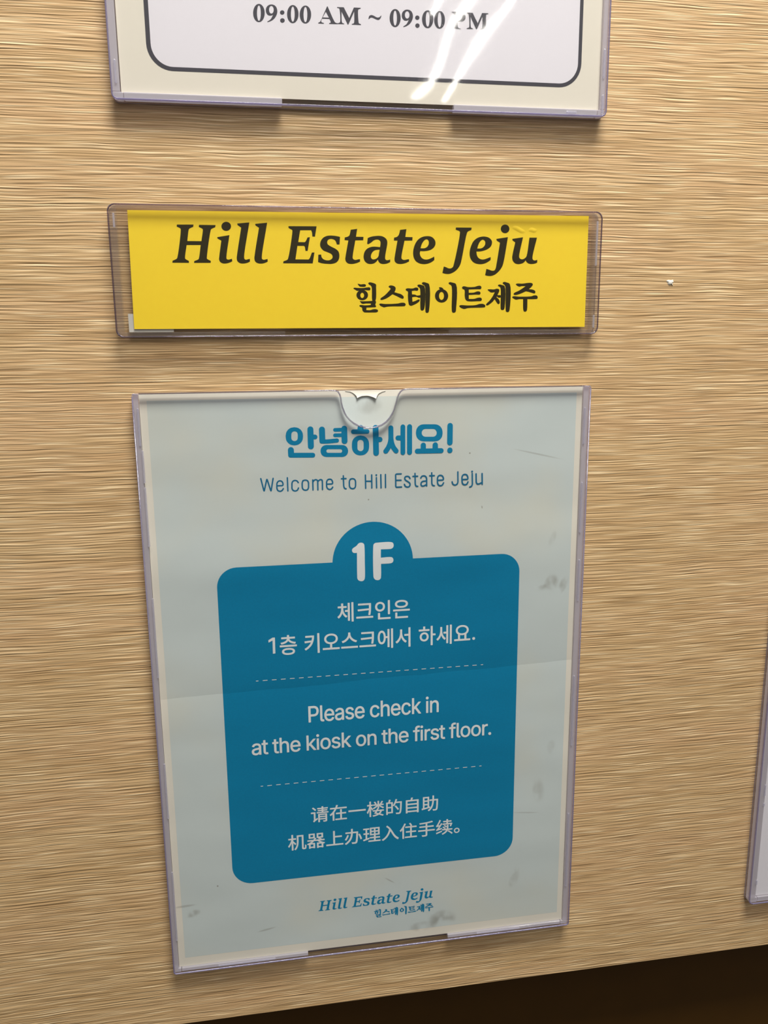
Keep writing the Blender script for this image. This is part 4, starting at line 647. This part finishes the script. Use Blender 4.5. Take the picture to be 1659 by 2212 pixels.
class Ink:
    """one printed layer: flat shapes lying on the face of a sheet, each a hair above the last"""

    def __init__(self, y):
        self.bm = bmesh.new()
        self.y = y
        self.k = 0

    def fill(self, loops):
        y = self.y - 0.002 * self.k
        self.k += 1
        cu = bpy.data.curves.new('outline', 'CURVE')
        cu.dimensions = '2D'
        cu.fill_mode = 'BOTH'
        for lp in loops:
            clean = [p for i, p in enumerate(lp) if math.hypot(p[0] - lp[i - 1][0], p[1] - lp[i - 1][1]) > 0.004]
            sp = cu.splines.new('POLY')
            sp.points.add(len(clean) - 1)
            for q, (x, z) in zip(sp.points, clean):
                q.co = (x, z, 0.0, 1.0)
            sp.use_cyclic_u = True
        o = link(bpy.data.objects.new('outline', cu))
        me = bpy.data.meshes.new_from_object(o)
        bpy.data.objects.remove(o)
        bpy.data.curves.remove(cu)
        for v in me.vertices:
            v.co = (v.co.x * MM, y * MM, v.co.y * MM)
        self.absorb(me)

    def absorb(self, me):
        t = bmesh.new()
        t.from_mesh(me)
        for f in t.faces:
            f.normal_update()
            if f.normal.y > 0:
                f.normal_flip()
        t.to_mesh(me)
        t.free()
        self.bm.from_mesh(me)
        bpy.data.meshes.remove(me)

    def embolden(self, r):
        """thicken everything drawn so far by r mm: the same shapes again, stepped round a small circle"""
        me = bpy.data.meshes.new('tmp')
        self.bm.to_mesh(me)
        for j in range(8):
            a = 2 * math.pi * j / 8
            n0 = len(self.bm.verts)
            self.bm.from_mesh(me)
            self.bm.verts.ensure_lookup_table()
            for v in self.bm.verts[n0:]:
                v.co.x += r * MM * math.cos(a)
                v.co.z += r * MM * math.sin(a)
                v.co.y -= 0.002 * (j + 1) * MM
        bpy.data.meshes.remove(me)

    def glyphs(self, key, fn=lambda x, z: (x, z)):
        for sh in GLYPH[key]:
            loops = []
            for lp in sh.split('|'):
                pts = []
                for tk in lp.split():
                    c = tk.endswith('c')
                    a, d = tk.rstrip('c').split(',')
                    x, z = fn(int(a) / 100.0, int(d) / 100.0)
                    pts.append((x, z, 1 if c else 0))
                loops.append(crom(pts))
            self.fill(loops)

    def stroke(self, r, pts, closed=False, n=10):
        if closed:
            pts = pts + [pts[0], pts[1]]
        # smooth the pen path where it bends gently
        P = [Vector(p) for p in pts]
        if len(P) > 2:
            q = [P[0]]
            for i in range(1, len(P) - 1):
                a, b_, c = P[i - 1], P[i], P[i + 1]
                d = min(0.45 * (a - b_).length, 0.45 * (c - b_).length, 1.7 * r)
                s, e = b_ + (a - b_).normalized() * d, b_ + (c - b_).normalized() * d
                for k in range(5):
                    u = k / 4.0
                    q.append((1 - u) ** 2 * s + 2 * u * (1 - u) * b_ + u * u * e)
            q.append(P[-1])
            P = q
        if closed:
            P = P[1:]
        left, right = [], []
        for i, p in enumerate(P):
            d = (P[min(i + 1, len(P) - 1)] - P[max(i - 1, 0)]).normalized()
            nn = Vector((-d.y, d.x))
            left.append(p + nn * r)
            right.append(p - nn * r)
        d0 = (P[0] - P[1]).normalized()
        d1 = (P[-1] - P[-2]).normalized()
        y = self.y - 0.003 * self.k
        self.k += 1
        V = lambda p, u=0.0: self.bm.verts.new((p.x * MM, (y - 0.02 * u) * MM, p.y * MM))
        nl = float(len(left) - 1)
        L, R = [V(p, i / nl) for i, p in enumerate(left)], [V(p, i / nl) for i, p in enumerate(right)]

        def face(vs):
            f = self.bm.faces.new(vs)
            f.normal_update()
            if f.normal.y > 0:
                f.normal_flip()
        for i in range(len(L) - 1):
            face((L[i], L[i + 1], R[i + 1], R[i]))
        for d, c, a, b_, u in ((d0, P[0], R[0], L[0], 0.0), (d1, P[-1], L[-1], R[-1], 1.0)):
            cap = [a]
            st = Vector((a.co.x, a.co.z)) / MM - c
            sgn = 1 if st.x * d.y - st.y * d.x > 0 else -1
            for k in range(1, n):
                an = sgn * math.pi * k / n
                cap.append(V(c + Vector((st.x * math.cos(an) - st.y * math.sin(an), st.x * math.sin(an) + st.y * math.cos(an))), u))
            cap.append(b_)
            face(cap)

    def strokes(self, key):
        for r, closed, pts in STROKE[key]:
            self.stroke(r / 100.0, [tuple(int(v) / 100.0 for v in p.split(',')) for p in pts.split()], bool(closed))

    def text(self, body, x0, x1, zb, zt, bold=0.0, space=1.0, word=1.0):
        """a typeset line stretched so its ink fills x0..x1, zb..zt (mm)"""
        cu = bpy.data.curves.new('line', 'FONT')
        cu.body = body
        cu.size = 1.0
        cu.offset = bold
        cu.space_character = space
        cu.space_word = word
        cu.resolution_u = 6
        o = link(bpy.data.objects.new('line', cu))
        dg = bpy.context.evaluated_depsgraph_get()
        me = bpy.data.meshes.new_from_object(o.evaluated_get(dg))
        bpy.data.objects.remove(o)
        bpy.data.curves.remove(cu)
        xs = [v.co.x for v in me.vertices]
        ys = [v.co.y for v in me.vertices]
        ax, bx, ay, by = min(xs), max(xs), min(ys), max(ys)
        y = self.y - 0.003 * self.k
        self.k += 1
        for v in me.vertices:
            v.co = ((x0 + (v.co.x - ax) / (bx - ax) * (x1 - x0)) * MM, y * MM, (zb + (v.co.y - ay) / (by - ay) * (zt - zb)) * MM)
        self.absorb(me)

    def rect(self, x0, x1, z0, z1):
        self.fill([[(x0, z0), (x1, z0), (x1, z1), (x0, z1)]])

    def done(self, name, mat, parent):
        return mesh_obj(name, self.bm, mat, parent)


# ------------------------------------------------------------------ the setting
wall_bottom = -335.3
loop = [(-1400, wall_bottom), (1600, wall_bottom), (1600, 1150), (-1400, 1150)]
struct(mesh_obj('wall_back', slab_bm(loop, 18.0, 0.0, 0.5, 2, False), 'wood'))
struct(mesh_obj('baseboard_back', slab_bm([(-1400, -900), (1600, -900), (1600, wall_bottom), (-1400, wall_bottom)], 60.0, 30.0, 0.0, 1, False), 'dark'))


# ------------------------------------------------------------------ clear sign holders
def holder(name, label, group, x0, x1, z0, z1, depth, gap, sides, foot, clear=False, corner=2.5, notch=None, beads=(), warped=False, topbar=0.0):
    root = thing(name, label, 'sign holder', (0, 0, 0), group)
    edge = 'edge_clear' if clear else 'edge'
    rail = 'rail_clear' if clear else 'rail'
    top_r = 1.0 if notch else corner
    rs = (corner, corner, top_r, top_r)
    pt = 1.3
    mesh_obj('back_pane', slab_bm(box_loop(x0, x1, z0, z1, rs), -0.02, -pt, 0.15, 1), ['pane', edge], root)
    fl = box_loop(x0, x1, z0, z1, rs)
    if notch:
        fl = [p for p in fl]
        # cut the thumb notch into the top edge, between the two top corners
        i = max(range(len(fl)), key=lambda k: (fl[k][1] > z1 - 0.01, fl[k][0] if fl[k][1] > z1 - 0.01 else -1e9))
        k = next(j for j in range(len(fl)) if fl[j][1] > z1 - 0.01 and fl[j][0] < x0 + 6)
        fl = fl[:k] + notch + fl[k:]
    mesh_obj('front_pane', slab_bm(fl, -(depth - pt), -depth, 0.35, 2), ['pane_warped' if warped else 'pane', edge], root)
    if notch:
        # rounded, polished lip along the top edge and round the notch
        path = [(x0 + 3.2, z1 - 0.15)] + [(p[0], p[1] - 0.15) for p in reversed(notch)] + [(x1 - 3.6, z1 - 0.15)]
        mesh_obj('notch_lip', tube_bm(path, -depth + 0.62, 0.42, 0.75), 'lip', root, True)
    rl = box_loop(x0 + 0.3, x1 - 0.3, z0 + 0.3, z1 - 0.3, rs)
    rim = 'rim_clear' if clear else 'rim'
    if notch:
        mesh_obj('front_rim', tube_bm([rl[-1]] + rl[:15], -depth + 0.35, 0.34, 0.40), rim, root, True)
    else:
        mesh_obj('front_rim', tube_bm(rl, -depth + 0.35, 0.34, 0.40, True), rim, root, True)
    yb, yf = -pt - 0.02, -(depth - pt) + 0.02
    zr1 = z1 - (0.2 if notch else 0.6)
    for s in (0, 1):
        side = sides[s]
        a, c = (x0 + 0.25, x0 + side) if s == 0 else (x1 - side, x1 - 0.25)
        mesh_obj('side_rail', slab_bm(box_loop(a, c, z0 + foot + 0.1, zr1, 0.4, 2), yb, yf, 0.2, 1, False), rail, root, False)
        # moulded corner block at the foot of the rail
        mesh_obj('corner_block', slab_bm(box_loop(x0 + 0.25 if s == 0 else x1 - side - 1.2, x0 + side + 1.2 if s == 0 else x1 - 0.25, z0 + 0.25, z0 + foot, (corner * 0.9 if s == 0 else 0.3, corner * 0.9 if s else 0.3, 0.3, 0.3), 4), yb, yf, 0.25, 2, False), rail, root)
    for a, c in ((x0 + sides[0] + 1.4, gap[0]), (gap[1], x1 - sides[1] - 1.4)):
        mesh_obj('bottom_rail', slab_bm(box_loop(a, c, z0 + 0.4, z0 + foot, 0.2, 2), yb, yf, 0.2, 1, False), rail, root)
    if topbar:
        mesh_obj('top_rail', slab_bm(box_loop(x0 + sides[0], x1 - sides[1], z1 - topbar, z1 - 0.3, 0.2, 2), yb, yf, 0.15, 1, False), rail, root)
    for bx, bz, ln, vert in beads:
        w = 0.9
        lp = box_loop(bx - w / 2, bx + w / 2, bz - ln, bz, 0.4, 3) if vert else box_loop(bx, bx + ln, bz - w / 2, bz + w / 2, 0.4, 3)
        mesh_obj('weld_bead', slab_bm(lp, yf - 0.005, yf - pt * 0.55, 0.2, 2, False), 'bead', root)
    return root


notch = [(122.96, 0.6), (120.4, 0.35), (119.2, -0.4), (118.26, -1.7), (117.6, -3.3), (117.18, -5.0), (116.09, -8.73), (115.2, -10.9), (113.92, -12.87), (112.2, -14.7), (110.06, -16.13), (107.4, -17.0),
         (104.52, -17.25), (101.6, -17.0), (99.04, -16.28), (96.8, -15.0), (94.88, -13.26), (93.4, -11.5), (92.44, -9.88), (91.5, -7.3), (91.08, -4.9), (90.9, -3.0), (90.53, -1.39), (89.7, 0.0), (88.49, 0.45), (86.02, 0.6)]

holder('sign_holder', 'tall clear acrylic holder with a half-round thumb notch, holding the teal greeting poster', 'clear sign holders on the wall',
       -2.8, 213.4, -299.4, 0.6, 5.5, (67.3, 143.9), (2.7, 3.3), 2.3, False, 1.2, notch,
       [(-0.6, -6, 17, 1), (0.2, -25, 15, 1), (0.2, -42, 28, 1), (0.0, -95, 40, 1), (0.0, -180, 30, 1), (0.0, -240, 40, 1),
        (210.9, -10, 18, 1), (210.9, -47, 26, 1), (211.2, -87, 22, 1), (211.0, -150, 40, 1), (211.0, -230, 45, 1),
        (20, -298.0, 30, 0), (160, -298.0, 25, 0)])
holder('sign_holder', 'long low clear acrylic holder, almost colourless, around the yellow name card', 'clear sign holders on the wall',
       -7.2, 215.3, 25.0, 80.7, 6.0, (66.3, 142.5), (3.4, 3.4), 2.2, True, 3.0, None,
       [(-4.8, 77.0, 6, 1), (213.2, 76.5, 20, 1), (213.2, 34.0, 6, 1)], False, 1.0)
holder('sign_holder', 'clear acrylic holder with violet edges at the top, around the opening hours sheet', 'clear sign holders on the wall',
       -1.9, 215.0, 121.6, 423.0, 6.0, (68.3, 143.9), (3.4, 2.7), 3.2, False, 2.2, None,
       [(0.2, 137.0, 9, 1), (213.2, 150.0, 12, 1), (213.2, 131.0, 8, 1), (196.0, 123.2, 5, 0)], True)
holder('sign_holder', 'clear acrylic holder cut off by the right edge, showing only its left rail and corner', 'clear sign holders on the wall',
       324.0, 540.2, -301.2, -1.0, 5.5, (394.0, 470.0), (4.6, 3.2), 3.4, False, 2.6, None,
       [(328.0, -225.0, 7, 1), (328.2, -236.5, 2.0, 1), (328.2, -286.0, 3, 1)])

# ------------------------------------------------------------------ greeting poster
PY = -3.0
poster = thing('poster', 'pale blue poster with a teal panel marked 1F and a Korean greeting on top', 'poster', (0, 0, 0))
mesh_obj('paper_sheet', slab_bm(box_loop(0, 210, -297.0, 0.2), PY + 0.15, PY, 0.0, 1, False), 'sheet', poster)
k = Ink(PY - 0.02)
k.rect(3.3, 207.0, -292.0, -2.8)
k.done('printed_background', 'pale_blue', poster)
k = Ink(PY - 0.05)
k.glyphs('greet')
k.strokes('greet')
k.done('greeting_lettering', 'teal_letter', poster)
k = Ink(PY - 0.05)
k.strokes('welcome')
k.done('welcome_lettering', 'teal_fine', poster)
# teal panel: rounded rectangle with a half disc on top
pl = box_loop(29.9, 180.1, -252.5, -82.4, (10.2, 10.2, 9.6, 9.6), 10)
disc = []
cxd, czd, rd = 105.3, -82.9, 19.9
i_end = max(i for i, p in enumerate(pl) if p[1] > -82.41 and p[0] > 105)
for j in range(33):
    a = math.pi * j / 32
    disc.append((cxd + rd * math.cos(a), max(-82.4, czd + rd * math.sin(a)) if j in (0, 32) else czd + rd * math.sin(a)))
pl = pl[:i_end + 1] + disc + pl[i_end + 1:]
k = Ink(PY - 0.05)
k.fill([pl])
panel = k.done('teal_panel', 'teal', poster)
k = Ink(PY - 0.09)
k.glyphs('floor')
k.done('floor_lettering', 'white_letter', panel)
k = Ink(PY - 0.09)
k.text('체크인은', 87.3, 123.4, -113.0, -103.2)
k.text('층 키오스크에서 하세요', 58.6, 154.7, -128.2, -118.1)
k.embolden(0.12)
k.glyphs('korean_mark')
k.done('korean_lettering', 'white_letter', panel)
k = Ink(PY - 0.09)
k.glyphs('english')
k.embolden(0.13)
k.done('english_lettering', 'white_letter', panel)
k = Ink(PY - 0.09)
k.text('请在一楼的自助', 71.2, 138.3, -221.2, -212.4)
k.text('机器上办理入住手续。', 58.9, 150.2, -236.0, -227.1)
k.embolden(0.09)
k.done('chinese_lettering', 'white_letter', panel)
for zc in (-140.8, -197.8):
    k = Ink(PY - 0.09)
    n = 27
    step = 117.3 / (n - 0.6)
    for i in range(n):
        xs = 46.2 + step * i - (1.1 if i else 0.0)
        k.rect(xs, xs + (1.2 if i in (0, n - 1) else 2.3), zc - 0.17, zc + 0.17)
    k.done('dashed_line', 'white_letter', panel)
# small logo at the foot, the same lettering as the name card
sc_l = (135.7 - 73.5) / (185.0 - 18.29)
k = Ink(PY - 0.05)
to_foot = lambda x, z: (73.5 + (x - 18.29) * sc_l, -273.7 + (z - LOGO_BASE) * sc_l)
k.glyphs('logo', to_foot)
k.glyphs('brush', to_foot)
k.done('logo_lettering', 'teal_letter', poster)
# torn, curled flap of paper inside the thumb notch
flap = [(92.4, 0.9), (93.3, -0.13), (95.4, -0.4), (96.6, -0.9), (97.5, -1.5), (98.4, -2.4), (98.7, -3.4), (99.6, -2.95), (100.9, -2.5), (102.1, -2.4), (103.4, -2.35), (104.65, -2.6), (106.2, -3.1), (107.6, -3.8), (108.0, -2.8), (108.6, -1.9), (109.3, -1.3), (110.8, -0.7), (112.3, -0.35), (112.9, 0.9)]
bm = bmesh.new()
rows = []
for x, z in flap[1:-1]:
    col = []
    for j in range(5):
        u = j / 4.0
        zz = 0.2 + (z - 0.2) * u
        lift = max(0.0, (0.3 - zz)) / 4.0
        col.append(bm.verts.new((x * MM, (PY - 0.12 - 0.95 * lift ** 2) * MM, zz * MM)))
    rows.append(col)
for i in range(len(rows) - 1):
    for j in range(4):
        bm.faces.new((rows[i][j], rows[i][j + 1], rows[i + 1][j + 1], rows[i + 1][j]))
o = mesh_obj('torn_flap', bm, 'sheet', poster)
md = o.modifiers.new('thickness', 'SOLIDIFY')
md.thickness = 0.10 * MM
md.offset = 0.0
o['label'] = 'curled strip of torn white paper'

# ------------------------------------------------------------------ yellow name card
CY = -3.0
card = thing('name_card', 'bright yellow card with bold black slanted name, between the hours sheet and the poster', 'name card', (0, 0, 0))
mesh_obj('card_sheet', slab_bm([(0.2, 28.7), (209.7, 28.5), (209.6, 79.1), (0.8, 78.5)], CY + 0.18, CY, 0.0, 1, False), 'yellow', card)
k = Ink(CY - 0.03)
k.glyphs('logo')
k.done('latin_lettering', 'black_ink', card)
k = Ink(CY - 0.03)
k.glyphs('brush')
k.done('korean_lettering', 'black_ink', card)
for (xa, za, xb, zb, w) in ((172.6, 73.5, 178.6, 71.9, 1.0), (180.4, 72.3, 184.4, 72.6, 0.9)):
    bm = bmesh.new()
    N = 14
    prev = None
    for i in range(N + 1):
        u = i / N
        cx_, cz_ = xa + (xb - xa) * u, za + (zb - za) * u + 0.25 * math.sin(u * 6)
        hh = math.sin(math.pi * u) ** 0.7
        ring = []
        for j in range(7):
            v = -1 + j / 3.0
            ring.append(bm.verts.new((cx_ * MM, (CY - 0.02 - 0.17 * hh * (1 - v * v) ** 1.5) * MM, (cz_ + v * w * (0.4 + 0.8 * hh)) * MM)))
        if prev:
            for j in range(6):
                bm.faces.new((prev[j], ring[j], ring[j + 1], prev[j + 1]))
        prev = ring
    mesh_obj('crease', bm, 'yellow', card, True)
slip = mesh_obj('paper_slip', slab_bm([(-2.1, 27.4), (17.1, 27.35), (17.1, 34.6), (-2.1, 35.3)], CY + 0.75, CY + 0.55, 0.0, 1, False), 'slip')
tag(slip, 'small grey-white paper slip peeking out behind the lower left corner of the yellow card', 'paper slip')

# ------------------------------------------------------------------ opening hours sheet
HY = -3.0
hours = thing('notice_sheet', 'cream and white sheet with opening hours in a dark rounded frame, at the top', 'notice', (0, 0, 0))
mesh_obj('paper_sheet', slab_bm(box_loop(1.8, 212.2, 124.9, 421.5), HY + 0.15, HY, 0.0, 1, False), 'cream_card', hours)
fo = box_loop(13.1, 203.2, 134.0, 412.0, 10.2, 10)
fi = box_loop(14.9, 201.6, 135.6, 410.4, 8.6, 10)
k = Ink(HY - 0.02)
k.fill([fi])
k.done('white_field', 'white_card', hours)
k = Ink(HY - 0.04)
k.fill([fo, fi])
k.done('rounded_frame', 'grey_ink', hours)
k = Ink(HY - 0.05)
k.glyphs('hours')
k.done('hours_lettering', 'grey_ink', hours)

# ------------------------------------------------------------------ sheet in the holder at the right edge
side_sheet = thing('notice_sheet', 'pale lavender white sheet only just showing in the holder at the right edge', 'notice', (0, 0, 0))
mesh_obj('paper_sheet', slab_bm(box_loop(329.4, 537.0, -297.5, -2.0), HY + 0.15, HY, 0.0, 1, False), 'white_card', side_sheet)
k = Ink(HY - 0.02)
k.rect(330.2, 536.0, -212.0, -150.0)
k.done('printed_band', 'navy', side_sheet)

# ------------------------------------------------------------------ chip of white filler on the wall
bm = bmesh.new()
rim = [(252.0, 50.2), (253.2, 50.6), (254.3, 50.4), (255.5, 50.7), (255.9, 49.6), (255.3, 49.0), (255.6, 47.9), (254.9, 48.6), (253.9, 48.1), (253.0, 48.5), (252.7, 49.3)]
c = bm.verts.new((254.1 * MM, -0.55 * MM, 49.6 * MM))
ring = [bm.verts.new((x * MM, -0.06 * MM, z * MM)) for x, z in rim]
mid = [bm.verts.new(((x * 0.6 + 254.1 * 0.4) * MM, -0.45 * MM, (z * 0.6 + 49.6 * 0.4) * MM)) for x, z in rim]
back = [bm.verts.new((x * MM, 0.0, z * MM)) for x, z in rim]
for i in range(len(rim)):
    j = (i + 1) % len(rim)
    bm.faces.new((c, mid[i], mid[j]))
    bm.faces.new((mid[i], ring[i], ring[j], mid[j]))
    bm.faces.new((ring[i], back[i], back[j], ring[j]))
bm.faces.new(back)
bmesh.ops.recalc_face_normals(bm, faces=bm.faces[:])
tag(mesh_obj('filler_chip', bm, 'chip'), 'tiny white fleck on the wood wall, right of the yellow card', 'fleck')
